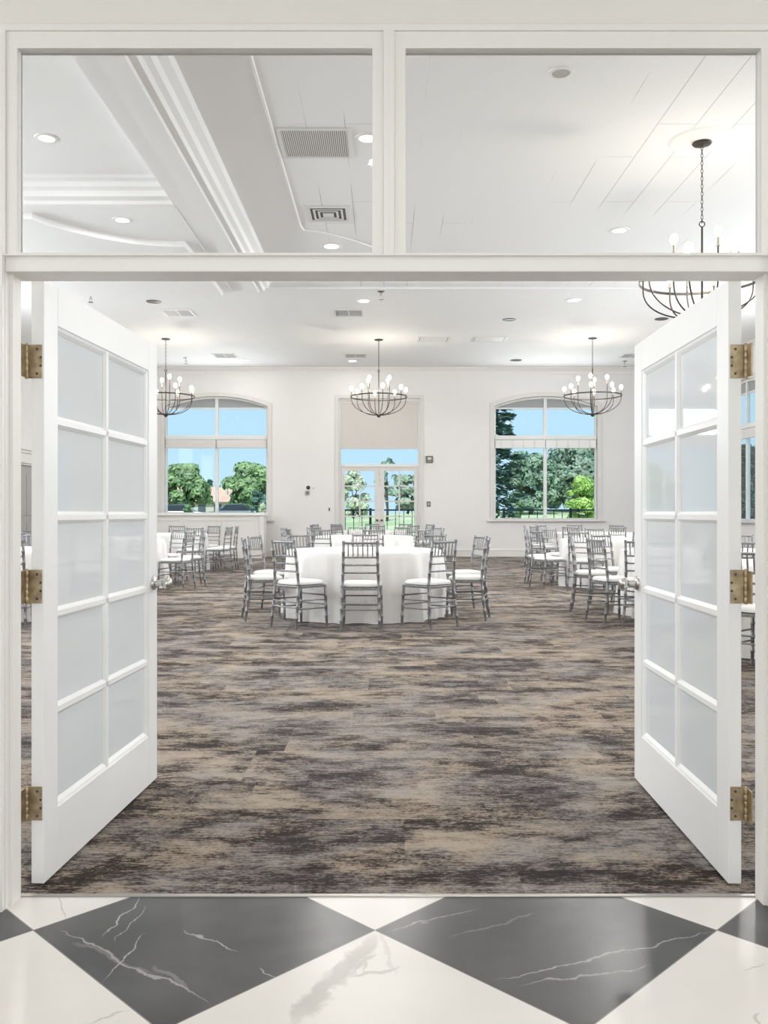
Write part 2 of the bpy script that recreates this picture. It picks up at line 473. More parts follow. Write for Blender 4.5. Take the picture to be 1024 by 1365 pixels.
# ------------------------------------------------------------------ mesh helpers
class MB:
    def __init__(s):
        s.v, s.f = [], []

    def box(s, x0, x1, y0, y1, z0, z1):
        i = len(s.v)
        s.v += [(x0, y0, z0), (x1, y0, z0), (x1, y1, z0), (x0, y1, z0), (x0, y0, z1), (x1, y0, z1), (x1, y1, z1), (x0, y1, z1)]
        for q in ((0, 3, 2, 1), (4, 5, 6, 7), (0, 1, 5, 4), (1, 2, 6, 5), (2, 3, 7, 6), (3, 0, 4, 7)):
            s.f.append(tuple(i+k for k in q))
        return s

    def tube(s, pts, rad, n=8, closed=False, caps=True):
        pts = [Vector(p) for p in pts]
        if not isinstance(rad, (list, tuple)):
            rad = [rad]*len(pts)
        i0 = len(s.v)
        k = len(pts)
        prev = None
        for i, p in enumerate(pts):
            if closed:
                t = (pts[(i+1) % k]-pts[i-1]).normalized()
            else:
                t = (pts[min(i+1, k-1)]-pts[max(i-1, 0)])
                t = t.normalized() if t.length > 1e-9 else Vector((0, 0, 1))
            if prev is None:
                a = Vector((0, 0, 1)) if abs(t.z) < 0.9 else Vector((1, 0, 0))
                u = t.cross(a).normalized()
            else:
                u = (prev-t*prev.dot(t)).normalized()
            prev = u
            b = t.cross(u)
            for j in range(n):
                an = 2*PI*j/n
                s.v.append(tuple(p+(u*math.cos(an)+b*math.sin(an))*rad[i]))
        for i in range(k if closed else k-1):
            for j in range(n):
                a0 = i0+i*n+j
                a1 = i0+i*n+(j+1) % n
                b0 = i0+((i+1) % k)*n+j
                b1 = i0+((i+1) % k)*n+(j+1) % n
                s.f.append((a0, a1, b1, b0))
        if caps and not closed:
            s.f.append(tuple(i0+j for j in reversed(range(n))))
            s.f.append(tuple(i0+(k-1)*n+j for j in range(n)))
        return s

    def lathe(s, prof, c=(0, 0, 0), n=24, axis='z', caps=True):
        i0 = len(s.v)
        for (r, h) in prof:
            for j in range(n):
                a = 2*PI*j/n
                p = (r*math.cos(a), r*math.sin(a), h)
                if axis == 'x':
                    p = (h, p[0], p[1])
                elif axis == 'y':
                    p = (p[0], h, p[1])
                s.v.append((c[0]+p[0], c[1]+p[1], c[2]+p[2]))
        for i in range(len(prof)-1):
            for j in range(n):
                a0, a1 = i0+i*n+j, i0+i*n+(j+1) % n
                s.f.append((a0, a1, a1+n, a0+n))
        if caps:
            s.f.append(tuple(i0+j for j in reversed(range(n))))
            s.f.append(tuple(i0+(len(prof)-1)*n+j for j in range(n)))
        return s

    def prism(s, poly, y0, y1, plane='xz'):
        """poly in the plane, extruded along the third axis"""
        i0 = len(s.v)
        n = len(poly)
        for d in (y0, y1):
            for (a, b) in poly:
                s.v.append((a, d, b) if plane == 'xz' else ((d, a, b) if plane == 'yz' else (a, b, d)))
        s.f.append(tuple(i0+j for j in range(n)))
        s.f.append(tuple(i0+n+j for j in reversed(range(n))))
        for j in range(n):
            k = (j+1) % n
            s.f.append((i0+j, i0+n+j, i0+n+k, i0+k))
        return s

    def ring(s, outer, inner, y0, y1, plane='xz', close=True):
        n = len(outer)
        i0 = len(s.v)
        for d in (y0, y1):
            for loop in (outer, inner):
                for (a, b) in loop:
                    s.v.append((a, d, b) if plane == 'xz' else ((d, a, b) if plane == 'yz' else (a, b, d)))
        o0, n0, o1, n1 = i0, i0+n, i0+2*n, i0+3*n
        for j in range(n if close else n-1):
            k = (j+1) % n
            s.f += [(o0+j, o0+k, n0+k, n0+j), (o1+k, o1+j, n1+j, n1+k), (o0+k, o0+j, o1+j, o1+k), (n0+j, n0+k, n1+k, n1+j)]
        if not close:
            for j in (0, n-1):
                s.f.append((o0+j, n0+j, n1+j, o1+j))
        return s

    def build(s, name, material, parent=None, smooth=False, bevel=0, fix=True, seg=2):
        me = bpy.data.meshes.new(name)
        me.from_pydata(s.v, [], s.f)
        if fix:
            b = bmesh.new()
            b.from_mesh(me)
            bmesh.ops.recalc_face_normals(b, faces=b.faces)
            b.to_mesh(me)
            b.free()
        me.materials.append(material)
        if smooth:
            me.polygons.foreach_set('use_smooth', [True]*len(me.polygons))
        o = bpy.data.objects.new(name, me)
        COL.objects.link(o)
        if bevel:
            md = o.modifiers.new('bevel', 'BEVEL')
            md.width = bevel
            md.segments = seg
            md.limit_method = 'ANGLE'
            md.angle_limit = R(50)
        if smooth:
            try:
                me.set_sharp_from_angle(angle=R(45))
            except Exception:
                pass
        if parent is not None:
            o.parent = parent
        return o


def bx(*a):
    return MB().box(*a)


def empty(name, loc=(0, 0, 0), rz=0.0):
    o = bpy.data.objects.new(name, None)
    o.empty_display_size = 0.1
    COL.objects.link(o)
    o.location = loc
    o.rotation_euler = (0, 0, rz)
    return o


def tag(o, label, cat, group=None, kind=None):
    if label:
        o['label'] = label
    if cat:
        o['category'] = cat
    if group:
        o['group'] = group
    if kind:
        o['kind'] = kind
    return o


def struct(o):
    o['kind'] = 'structure'
    return o


KIDS = {}


def copy_tree(o, parent=None):
    c = o.copy()
    COL.objects.link(c)
    if parent is not None:
        c.parent = parent
    for ch in list(o.children):
        copy_tree(ch, c)
    return c


# pixel -> world on the ceiling
ZC = 5.30


def ceil_at(px, py, z=ZC):
    d = (z-HC)*F/(CY-py)
    return ((px-CX)/F*d, d)


# ------------------------------------------------------------------ room shell
YW, YB = 2.70, 24.60        # foyer face of the entrance wall, inner face of the window wall
YN = 2.815                  # ballroom face of the entrance wall
XL, XR = -8.8, 8.8

struct(bx(XL, XR, YN-0.01, YB, -0.06, 0.0).build('floor', M['carpet']))
struct(bx(-4.5, 4.5, -5.2, YN-0.025, -0.06, 0.0).build('floor_foyer', M['tile']))
tag(MB().box(-1.6, 1.6, YN-0.027, YN-0.008, -0.05, 0.004).build('trim_1', M['strip'], bevel=0.002), None, None, kind='structure')

# ceiling slab of the ballroom
struct(bx(-1.19, XR+0.3, YN-0.13, 15.86, ZC, ZC+0.3).build('ceiling', M['ceiling']))
mb = bx(XL-0.3, -1.19, YN-0.13, 15.86, ZC, ZC+0.3).box(XL-0.3, XR+0.3, 15.86, YB+0.3, ZC, ZC+0.3)
struct(mb.build('ceiling_smooth', M['ceiling_plain']))
struct(bx(-4.5, 4.5, -5.2, YW, 3.05, 3.2).build('ceiling_foyer', M['foyer_wall']))
for sg, nm, wn_ in ((-1, 'wall_foyer_west', 'window_12'), (1, 'wall_foyer_east', 'window_13')):
    a, b = (-4.65, -4.5) if sg < 0 else (4.5, 4.65)
    mb = bx(a, b, -5.2, -0.4, 0, 3.05).box(a, b, 1.6, YW, 0, 3.05).box(a, b, -0.4, 1.6, 0, 0.6).box(a, b, -0.4, 1.6, 2.6, 3.05)
    struct(mb.build(nm, M['foyer_wall']))
    mb = bx(a+0.05, b-0.05, -0.4, 1.6, 0.6, 0.66).box(a+0.05, b-0.05, -0.4, 1.6, 2.54, 2.6).box(a+0.05, b-0.05, 0.57, 0.63, 0.66, 2.54)
    mb.box(a+0.05, b-0.05, -0.4, -0.34, 0.66, 2.54).box(a+0.05, b-0.05, 1.54, 1.6, 0.66, 2.54)
    wf = struct(mb.build(wn_, M['trim']))  # unseen foyer window, added to carry light in
    bx((a+b)/2-0.003, (a+b)/2+0.003, -0.34, 1.54, 0.66, 2.54).build('pane', M['winglass'], wf)
mb = bx(-4.65, -2.5, -5.35, -5.2, 0, 3.2).box(2.5, 4.65, -5.35, -5.2, 0, 3.2).box(-2.5, 2.5, -5.35, -5.2, 2.8, 3.2)
struct(mb.build('wall_foyer_back', M['foyer_wall']))
mb = bx(-2.5, 2.5, -5.30, -5.24, 2.72, 2.8).box(-2.5, 2.5, -5.30, -5.24, 0, 0.1)
for k in range(5):
    mb.box(-2.5+k*1.23, -2.42+k*1.23, -5.30, -5.24, 0.1, 2.72)
wf = struct(mb.build('window_11', M['trim']))  # unseen glazed front, added to light the foyer from behind
bx(-2.45, 2.45, -5.275, -5.268, 0.1, 2.72).build('pane', M['winglass'], wf)

# dropped beams and cove on the western part of the ceiling
mb = MB()
prof = [(-2.62, 5.30), (-2.62, 5.06), (-2.40, 5.06), (-2.385, 5.035), (-2.17, 5.035), (-2.155, 5.06), (-2.08, 5.06), (-2.055, 5.10),
        (-2.00, 5.13), (-1.975, 5.19), (-1.90, 5.24), (-1.875, 5.30)]
mb.prism(prof, YN, 15.2, 'xz')
struct(mb.build('ceiling_beam_long', M['ceiling_plain']))
mb = MB()
prof = [(10.56, 5.30), (10.585, 5.265), (10.66, 5.25), (10.69, 5.20), (10.76, 5.175), (10.80, 5.12), (10.90, 5.10), (10.93, 5.065), (10.99, 5.05), (15.2, 5.05), (15.2, 5.30)]
mb.prism(prof, XL, -2.62, 'yz')
struct(mb.build('ceiling_beam_cross', M['ceiling_plain']))
# stepped soffit with a sweeping edge beyond the cross beam
mb = MB()
arc = []
for i in range(25):
    t = i/24
    arc.append(ceil_at(42+(246-42)*t, 283+(321-283)*math.sin(t*PI/2)**0.85, 5.05))
arc.append(ceil_at(262, 340, 5.05))
poly = arc+[(arc[-1][0], 15.15), (XL+0.02, 15.15), (XL+0.02, arc[0][1]+0.02)]
mb.prism(poly, 4.965, 5.049, 'xy')
i1 = [(x, y+0.10) for x, y in arc]
struct(mb.build('ceiling_soffit_curve', M['ceiling_plain']))
# thin raised cove edge of the panelled field, ending in a sweeping return
mb = MB()
pth = [(-1.19, YN+0.02), (-1.19, 12.45), (-1.16, 12.62)]
for i in range(12):
    t = i/11
    pth.append(ceil_at(404+(500-404)*t, 306+24*t**1.5))
mb.tube([(x, y, ZC-0.004) for (x, y) in pth], 0.018, 6)
struct(mb.build('ceiling_trim_edge', M['ceiling_plain']))
struct(bx(XL, XR, 15.80, 15.92, 5.255, 5.30).build('ceiling_trim_cross', M['ceiling_plain'], bevel=0.01))


def arch(x0, x1, z0, zs, za, n=20):
    """closed loop: up the jamb, over the segmental arch, down"""
    pts = [(x0, z0), (x0, zs)]
    c = (x0+x1)/2
    h = (x1-x0)/2
    s = za-zs
    rr = (h*h+s*s)/(2*s)
    zc = za-rr
    a0 = math.asin(h/rr)
    for i in range(1, n):
        a = -a0+2*a0*i/n
        pts.append((c+rr*math.sin(a), zc+rr*math.cos(a)))
    pts += [(x1, zs), (x1, z0)]
    return pts


SILL, SPR, APX = 1.03, 4.215, 4.50
WINS = [(-6.16, -3.26), (3.09, 5.99)]
DX0, DX1, DZ = -1.27, 1.015, 4.43
TH = 0.28
mb = MB()
xs = [XL-0.3, WINS[0][0], WINS[0][1], DX0, DX1, WINS[1][0], WINS[1][1], XR+0.3]
for a, b in ((0, 1), (2, 3), (4, 5), (6, 7)):
    mb.box(xs[a], xs[b], YB, YB+TH, 0, ZC)
for (a, b) in WINS:
    mb.box(a, b, YB, YB+TH, 0, SILL)
    loop = arch(a, b, SILL, SPR, APX)[1:-1]
    mb.prism([(b, ZC), (a, ZC)]+loop, YB, YB+TH)
mb.box(DX0, DX1, YB, YB+TH, DZ, ZC)
struct(mb.build('wall_back', M['wall']))
# east wall with one arched window near the far corner, plus added openings
EW0, EW1 = 20.1, 23.0
mb = MB()
ys = [YN-0.13]
for a, b in SIDE_Y+[(EW0, EW1)]:
    mb.box(XR, XR+TH, ys[-1], a, 0, ZC)
    mb.box(XR, XR+TH, a, b, 0, SILL)
    mb.prism([(b, ZC), (a, ZC)]+arch(a, b, SILL, SPR, APX)[1:-1], XR, XR+TH, 'yz')
    ys.append(b)
mb.box(XR, XR+TH, EW1, YB, 0, ZC)
struct(mb.build('wall_east', M['wall']))
# west wall with a doorway and added window openings
mb = MB()
ys = [YN-0.13]
for a, b in SIDE_Y:
    mb.box(XL-TH, XL, ys[-1], a, 0, ZC)
    mb.box(XL-TH, XL, a, b, 0, SILL)
    mb.prism([(b, ZC), (a, ZC)]+arch(a, b, SILL, SPR, APX)[1:-1], XL-TH, XL, 'yz')
    ys.append(b)
mb.box(XL-TH, XL, ys[-1], 21.1, 0, ZC)
mb.box(XL-TH, XL, 22.3, YB, 0, ZC)
mb.box(XL-TH, XL, 21.1, 22.3, 2.40, ZC)
struct(mb.build('wall_west', M['wall']))


def crown(a, b, axis, sgn, pos):
    pr = [(0, 0), (0, -0.17), (0.02, -0.17), (0.03, -0.12), (0.08, -0.05), (0.12, -0.03), (0.12, 0)]
    mb = MB()
    if axis == 'x':
        mb.prism([(pos+sgn*p, ZC+q) for p, q in pr], a, b, 'yz')
    else:
        mb.prism([(pos+sgn*p, ZC+q) for p, q in pr], a, b, 'xz')
    return mb


struct(crown(XL, XR, 'x', -1, YB).build('trim_crown_back', M['trim']))
struct(crown(YN, YB, 'y', -1, XR).build('trim_crown_east', M['trim']))
struct(crown(15.6, YB, 'y', 1, XL).build('trim_crown_west', M['trim']))
mb = MB()
for (a, b) in ((XL, DX0-0.1), (DX1+0.1, XR)):
    mb.box(a, b, YB-0.02, YB, 0, 0.17)
    mb.box(a, b, YB-0.028, YB, 0.17, 0.2)
struct(mb.build('baseboard_back', M['trim']))
struct(bx(XR-0.02, XR, YN, YB-0.02, 0, 0.19).build('baseboard_east', M['trim']))
mb = bx(XL, XL+0.02, YN, 20.95, 0, 0.19).box(XL, XL+0.02, 22.45, YB-0.02, 0, 0.19)
struct(mb.build('baseboard_west', M['trim']))


# ------------------------------------------------------------------ windows
def window(name, a, b, plane='xz', face=YB, out=1, blind=False):
    """arched window; a..b across, face = inner wall face, out = direction to outdoors"""
    root = empty(name, ((a+b)/2, face, SILL) if plane == 'xz' else (face, (a+b)/2, SILL))
    struct(root)
    ox, oy, oz = root.location
    c = (a+b)/2
    hw = (b-a)/2

    def P(mb, nm, mm, **k):
        if plane == 'yz':
            mb.v = [(y, x, z) for (x, y, z) in mb.v]
        return mb.build(nm, mm, root, **k)

    def D(t):
        return out*t
    z = -SILL
    y0 = D
    # casing on the wall face
    o_ = arch(-hw-0.12, hw+0.12, 0.0, SPR+0.09+z, APX+0.11+z)
    i_ = arch(-hw+0.005, hw-0.005, 0.0, SPR+z, APX-0.005+z)
    P(MB().ring(o_, i_, D(-0.03), D(0.02), close=False), 'casing', M['casing'], bevel=0.006)
    # frame inside the opening
    i2 = arch(-hw+0.055, hw-0.055, 0.0, SPR-0.03+z, APX-0.06+z)
    P(MB().ring(i_, i2, D(0.10), D(0.18), close=False), 'window_frame', M['winframe'])
    P(bx(-hw, hw, min(D(0.09), D(0.19)), max(D(0.09), D(0.19)), 0.0, 0.05), 'bottom_rail', M['winframe'])
    P(bx(-0.045, 0.045, min(D(0.10), D(0.18)), max(D(0.10), D(0.18)), 0.05, APX-0.06+z), 'mullion', M['winframe'], bevel=0.006)
    P(bx(-hw+0.02, hw-0.02, min(D(0.05), D(0.19)), max(D(0.05), D(0.19)), 3.29+z, 3.40+z), 'transom_bar', M['winframe'], bevel=0.008)
    # blind cassette under the transom bar
    mb = bx(-hw+0.03, -0.01, min(D(0.04), D(0.10)), max(D(0.04), D(0.10)), 3.045+z, 3.275+z)
    mb.box(0.01, hw-0.03, min(D(0.04), D(0.10)), max(D(0.04), D(0.10)), 3.045+z, 3.275+z)
    v = P(mb, 'valance', M['casing'] if not blind else M['winframe'], bevel=0.01)
    if blind:
        for k in range(9):
            x = -hw+0.2+k*(2*hw-0.4)/8
            if abs(x) < 0.05:
                continue
            mb = bx(x-0.012, x+0.012, min(D(0.025), D(0.06)), max(D(0.025), D(0.06)), 3.06+z, 3.26+z)
            if plane == 'yz':
                mb.v = [(q, p, r) for (p, q, r) in mb.v]
            mb.build('bracket', M['casing'], v)
    # grey panel filling the head of the arch
    pan = [(-hw+0.04, 4.19+z), (hw-0.04, 4.19+z)]+list(reversed(arch(-hw+0.04, hw-0.04, 0, SPR-0.02+z, APX-0.05+z)[1:-1]))
    P(MB().prism(pan, D(0.145), D(0.165)), 'arched_panel', M['spandrel'])
    P(bx(-hw+0.04, hw-0.04, min(D(0.12), D(0.17)), max(D(0.12), D(0.17)), 4.15+z, 4.19+z), 'head_bar', M['winframe'])
    for (p, q) in ((-hw+0.05, -0.04), (0.04, hw-0.05)):
        P(bx(p, q, min(D(0.137), D(0.143)), max(D(0.137), D(0.143)), 0.05, 3.29+z), 'pane', M['winglass'])
        P(bx(p, q, min(D(0.137), D(0.143)), max(D(0.137), D(0.143)), 3.40+z, 4.16+z), 'pane', M['winglass'])
    # stool
    P(bx(-hw-0.2, hw+0.2, min(D(-0.10), D(0.12)), max(D(-0.10), D(0.12)), -0.05, 0.0), 'window_sill', M['casing'], bevel=0.008)
    return root


window('window_1', *WINS[0])
window('window_2', *WINS[1], blind=True)
window('window_3', EW0, EW1, plane='yz', face=XR)
for i, (a, b) in enumerate(SIDE_Y):  # unseen windows added around the side area lights
    window('window_%d' % (5+i), a, b, plane='yz', face=XL, out=-1)
    window('window_%d' % (8+i), a, b, plane='yz', face=XR)

# far double doors with transom and a lowered shade
root = struct(empty('door_3', ((DX0+DX1)/2, YB, 0)))
hw = (DX1-DX0)/2
mb = MB()
mb.ring([(-hw-0.1, 0), (-hw-0.1, DZ+0.1), (hw+0.1, DZ+0.1), (hw+0.1, 0)], [(-hw, 0), (-hw, DZ), (hw, DZ), (hw, 0)], -0.03, 0.03, close=False)
mb.build('door_casing', M['casing'], root, bevel=0.006)
mb = MB()
mb.ring([(-hw, 0), (-hw, DZ), (hw, DZ), (hw, 0)], [(-hw+0.06, 0), (-hw+0.06, DZ-0.06), (hw-0.06, DZ-0.06), (hw-0.06, 0)], 0.05, 0.2, close=False)
mb.box(-hw+0.06, hw-0.06, 0.05, 0.2, 2.52, 2.60)
mb.build('door_frame', M['winframe'], root)
mb = bx(-hw+0.065, hw-0.065, 0.06, 0.068, 3.05, DZ-0.12)
mb.box(-hw+0.06, hw-0.06, 0.045, 0.075, 3.02, 3.055).box(-hw+0.062, hw-0.062, 0.04, 0.11, DZ-0.14, DZ-0.06)
mb.build('roller_shade', M['shade'], root)
bx(-hw+0.06, hw-0.06, 0.13, 0.136, 2.60, DZ-0.06).build('transom_pane', M['winglass'], root)
for s in (-1, 1):
    a, b = (-hw+0.065, -0.004) if s < 0 else (0.004, hw-0.065)
    zs = [0.28+k*0.425 for k in range(6)]
    ga, gb = (a+0.10, b-0.13) if s < 0 else (a+0.13, b-0.10)
    mb = MB()
    mb.box(a, ga, 0.08, 0.13, 0.01, 2.515).box(gb, b, 0.08, 0.13, 0.01, 2.515)
    mb.box(ga, gb, 0.08, 0.13, 0.01, zs[0]).box(ga, gb, 0.08, 0.13, zs[-1], 2.515)
    gm = (ga+gb)/2
    mb.box(gm-0.018, gm+0.018, 0.085, 0.125, zs[0], zs[-1])
    for zz in zs[1:-1]:
        mb.box(ga, gb, 0.085, 0.125, zz-0.018, zz+0.018)
    leaf = mb.build('door_leaf', M['casing'], root, bevel=0.004)
    for k in range(5):
        for (p, q) in ((ga, gm-0.018), (gm+0.018, gb)):
            bx(p, q, 0.102, 0.108, zs[k]+0.018*(k > 0), zs[k+1]-0.018).build('pane', M['winglass'], leaf)
    xk = b-0.06 if s < 0 else a+0.06
    MB().lathe([(0.03, 0), (0.03, -0.012), (0.012, -0.015), (0.012, -0.05), (0.026, -0.055), (0.03, -0.075), (0.015, -0.09)], (xk, 0.08, 1.02), 14, 'y').build('door_knob', M['dark'], leaf, smooth=True)

# doorway in the west wall, with a corniced head and a closed panel door
root = struct(empty('door_4', (XL, 21.7, 0)))
mb = MB().box(0, 0.04, -0.75, -0.6, 0, 2.44).box(0, 0.04, 0.6, 0.75, 0, 2.44)
mb.build('door_casing', M['trim'], root, bevel=0.008)
mb = MB().box(0, 0.05, -0.77, 0.77, 2.44, 2.68).box(0, 0.09, -0.82, 0.82, 2.68, 2.75).box(0, 0.14, -0.87, 0.87, 2.75, 2.82)
mb.build('cornice_head', M['trim'], root, bevel=0.01)
mb = MB().box(-0.12, -0.07, -0.6, 0.6, 0, 2.4)
for (p, q) in ((0.2, 1.0), (1.15, 2.2)):
    for (u, v) in ((-0.48, -0.06), (0.06, 0.48)):
        mb.box(-0.075, -0.055, u, v, p, q)
mb.build('door_leaf', M['greyplate'], root, bevel=0.01)

# ------------------------------------------------------------------ entrance wall with transom lights
OX0, OX1 = -1.166, 1.192
HZ0, HZ1 = 1.963, 2.0185           # header between doors and transom
TZ = 2.646
mb = MB()
mb.box(-4.65, OX0, YW, YN, 0, ZC).box(OX1, 4.65, YW, YN, 0, ZC)
mb.box(OX0, OX1, YW, YN, 2.76, ZC).box(OX0, OX1, YW, YW+0.035, TZ, 2.76)
mb.box(XL-TH, -4.65, YN-0.13, YN, 0, ZC).box(4.65, XR+TH, YN-0.13, YN, 0, ZC)
struct(mb.build('wall_entrance', M['foyer_wall']))
struct(bx(OX0, OX1, YW, YN, HZ0, HZ1).build('trim_2', M['trim'], bevel=0.003))       # header
tr = struct(empty('window_4', (0.013, YW, HZ1)))
xo = 0.013
# glazing frame of the two transom lights, moulded on the foyer face
mb = MB()
gl_ = [(-1.125-xo, -0.036-xo), (0.066-xo, 1.157-xo)]
for (p, q) in gl_:
    for (u0, u1, w0, w1) in ((p-0.04, p, -0.0, TZ-HZ1), (q, q+0.04, -0.0, TZ-HZ1)):
        mb.box(u0, u1, 0.0, 0.036, w0, w1)
mb.box(gl_[0][1]+0.04, gl_[1][0]-0.04, 0.006, 0.034, 0, TZ-HZ1)
mb.build('transom_frame', M['trim'], tr)
for (p, q) in gl_:
    bx(p, q, 0.022, 0.028, 0.0, TZ-HZ1).build('pane', M['glass'], tr)
    # raised moulding around each light
    o_ = [(p-0.052, -0.01), (q+0.052, -0.01), (q+0.052, TZ-HZ1+0.072), (p-0.052, TZ-HZ1+0.072)]
    i_ = [(p-0.0, 0.0), (q+0.0, 0.0), (q+0.0, TZ-HZ1), (p-0.0, TZ-HZ1)]
    i1 = [(p-0.034, -0.006), (q+0.034, -0.006), (q+0.034, TZ-HZ1+0.052), (p-0.034, TZ-HZ1+0.052)]
    mo = MB().ring(o_, i1, -0.016, 0.0)
    mo.ring(i1, i_, -0.009, 0.0)
    mo.build('moulding', M['trim'], tr, bevel=0.004)
# casing of the door opening, foyer side, and jambs
mb = MB()
for s, e in ((-1, OX0), (1, OX1)):
    p = [0.0, 0.012, 0.02, 0.07, 0.078, 0.10]
    d = [0.012, 0.02, 0.013, 0.016, 0.026, 0.026]
    for i in range(5):
        x0, x1 = sorted((e+s*p[i], e+s*p[i+1]))
        mb.box(x0, x1, YW-d[i+1], YW, 0, HZ1)
struct(mb.build('trim_3', M['trim'], bevel=0.002))
mb = MB()
for s, e in ((-1, OX0), (1, OX1)):
    x0, x1 = sorted((e, e-s*0.001))
    mb.box(x0, x1, YW, YN-0.001, 0, HZ0)
    x0, x1 = sorted((e+s*0.0, e-s*0.012))
    mb.box(x0, x1, YW+0.03, YW+0.09, 0, HZ0)
struct(mb.build('trim_4', M['trim'], bevel=0.002))


# ------------------------------------------------------------------ the two French door leaves
def french_door(name, hx, hy, ang, side):
    """local +x runs from the hinge edge to the lock edge; local -y*side faces the opening"""
    root = struct(empty(name, (hx, hy, 0), ang))
    Wd, H0, H1, T = 1.152, 0.01, 1.983, 0.043
    s = side
    y0, y1 = (0, T) if s > 0 else (-T, 0)          # visible face at local y = 0

    def Y(a, b):                                   # depth a..b behind the visible face
        return (a, b) if s > 0 else (-b, -a)
    PX = [(0.105, 0.535), (0.585, 1.035)]
    ZR = [0.228, 0.555, 0.880, 1.205, 1.530, 1.852]
    mb = MB()
    ya, yb = Y(0, T)
    mb.box(0, PX[0][0], ya, yb, H0, H1).box(PX[1][1], Wd, ya, yb, H0, H1)
    mb.box(PX[0][0], PX[1][1], ya, yb, H0, ZR[0]).box(PX[0][0], PX[1][1], ya, yb, ZR[-1], H1)
    mb.build('door_leaf', M['door'], root, bevel=0.0025)
    # muntins with a sloped bead on both faces
    mb = MB()
    prof = [(-0.021, 0.016), (-0.009, 0.004), (0.009, 0.004), (0.021, 0.016), (0.021, T-0.016), (0.009, T-0.004), (-0.009, T-0.004), (-0.021, T-0.016)]
    xm = (PX[0][1]+PX[1][0])/2
    mb.prism([(xm+p, q if s > 0 else -q) for p, q in prof], ZR[0], ZR[-1], 'xy')
    for z in ZR[1:-1]:
        i0 = len(mb.v)
        mb.prism([(q if s > 0 else -q, z+p) for p, q in prof], PX[0][0], PX[1][1], 'yz')
    # bead round the glazed field
    for (xa, sg) in ((PX[0][0], 1), (PX[1][1], -1)):
        pr = [(0, 0.004), (0.012*sg, 0.008), (0.024*sg, 0.016), (0.024*sg, T-0.016), (0, T-0.004)]
        mb.prism([(xa+p, q if s > 0 else -q) for p, q in pr], ZR[0], ZR[-1], 'xy')
    for (za, sg) in ((ZR[0], 1), (ZR[-1], -1)):
        pr = [(0, 0.004), (0.010*sg, 0.007), (0.022*sg, 0.016), (0.022*sg, T-0.016), (0, T-0.004)]
        mb.prism([(q if s > 0 else -q, za+p) for p, q in pr], PX[0][0], PX[1][1], 'yz')
    mb.build('muntins', M['door'], root)
    ya, yb = Y(0.0175, 0.0255)
    for i in range(5):
        for (a, b) in ((PX[0][0]+0.02, xm-0.018), (xm+0.018, PX[1][1]-0.02)):
            bx(a, b, ya, yb, ZR[i]+0.018, ZR[i+1]-0.018).build('glass_pane', M['frost'], root)
    # lever handle on each face
    for fs in (1, -1):
        yf = 0 if fs > 0 else (T if s > 0 else -T)
        d = -s*fs
        lv = MB()
        zc, xc = 0.905, 1.097
        lv.lathe([(0.033, 0), (0.033, d*0.004), (0.028, d*0.011), (0.014, d*0.014), (0.011, d*0.045)], (xc, yf, zc), 20, 'y')
        lv.lathe([(0.011, d*0.040), (0.022, d*0.045), (0.029, d*0.058), (0.029, d*0.072), (0.02, d*0.082), (0.004, d*0.084)], (xc, yf, zc), 8, 'y')
        lv.build('door_knob', M['nickel'], root, smooth=True)
    mb = bx(Wd-0.001, Wd+0.002, *Y(0.008, T-0.008), 0.80, 1.02)
    mb.build('latch_plate', M['nickel'], root)
    # butt hinges: plate on the leaf edge, plate on the jamb, knuckled barrel
    for zc in (1.715, 0.98, 0.272):
        pl = bx(-0.003, 0.001, *Y(0.006, T+0.010), zc-0.055, zc+0.055)
        h = pl.build('hinge', M['brass'], root, bevel=0.001)
        bxc = Y(T+0.012, T+0.012)[0]
        mb = MB()
        for k in range(5):
            z0 = zc-0.053+k*0.0212
            mb.lathe([(0.0066, z0+0.0006), (0.0074, z0+0.002), (0.0074, z0+0.019), (0.0066, z0+0.0206)], (-0.007, bxc, 0), 12)
        mb.lathe([(0.004, zc-0.057), (0.006, zc-0.0535), (0.006, zc+0.0535), (0.004, zc+0.058)], (-0.007, bxc, 0), 10)
        mb.build('hinge_barrel', M['brass'], h, smooth=True)
        ya, yb = Y(T+0.013, T+0.0165)
        mb = bx(-0.050, -0.006, ya, yb, zc-0.053, zc+0.053)
        mb.build('hinge_plate', M['brass'], h, bevel=0.001)
        for (yy, zz) in ((0.022, 0.040), (0.010, 0.013), (0.010, -0.014), (0.022, -0.040)):
            q = yy if s > 0 else -yy
            MB().lathe([(0.0042, -0.0042), (0.0042, -0.002)], (0, q, zc+zz), 10, 'x').build('screw', M['dark'], h)
    return root


# west leaf: visible face looks east (+x); hinge corner at (-1.11, 2.865)
french_door('door_1', -1.110, 2.865, R(90-3.6), 1)
french_door('door_2', 1.124, 2.865, R(90-1.1), -1)


# ------------------------------------------------------------------ tables
def fold(a, seed):
    return (math.sin(a*13+seed)*0.5+math.sin(a*21+seed*2.3)*0.35+math.sin(a*34+seed*0.7)*0.2)


def cloth_mesh(seed):
    me = MB()
    n = 180
    prof = [(0.0, 0.786), (0.45, 0.786), (0.86, 0.7855), (0.905, 0.783), (0.925, 0.775), (0.932, 0.755), (0.936, 0.70), (0.94, 0.6), (0.944, 0.45), (0.95, 0.3), (0.957, 0.15), (0.963, 0.02), (0.964, 0.008)]
    for i, (r, z) in enumerate(prof):
        amt = max(0, (0.76-z)/0.76)
        for j in range(n):
            a = 2*PI*j/n
            rr = r
            if i > 0:
                rr = r+fold(a, seed)*0.07*amt**0.55+0.02*amt*math.sin(a*5+seed)
            me.v.append((rr*math.cos(a), rr*math.sin(a), z))
    for i in range(len(prof)-1):
        for j in range(n):
            a0, a1 = i*n+j, i*n+(j+1) % n
            me.f.append((a0, a1, a1+n, a0+n))
    return me


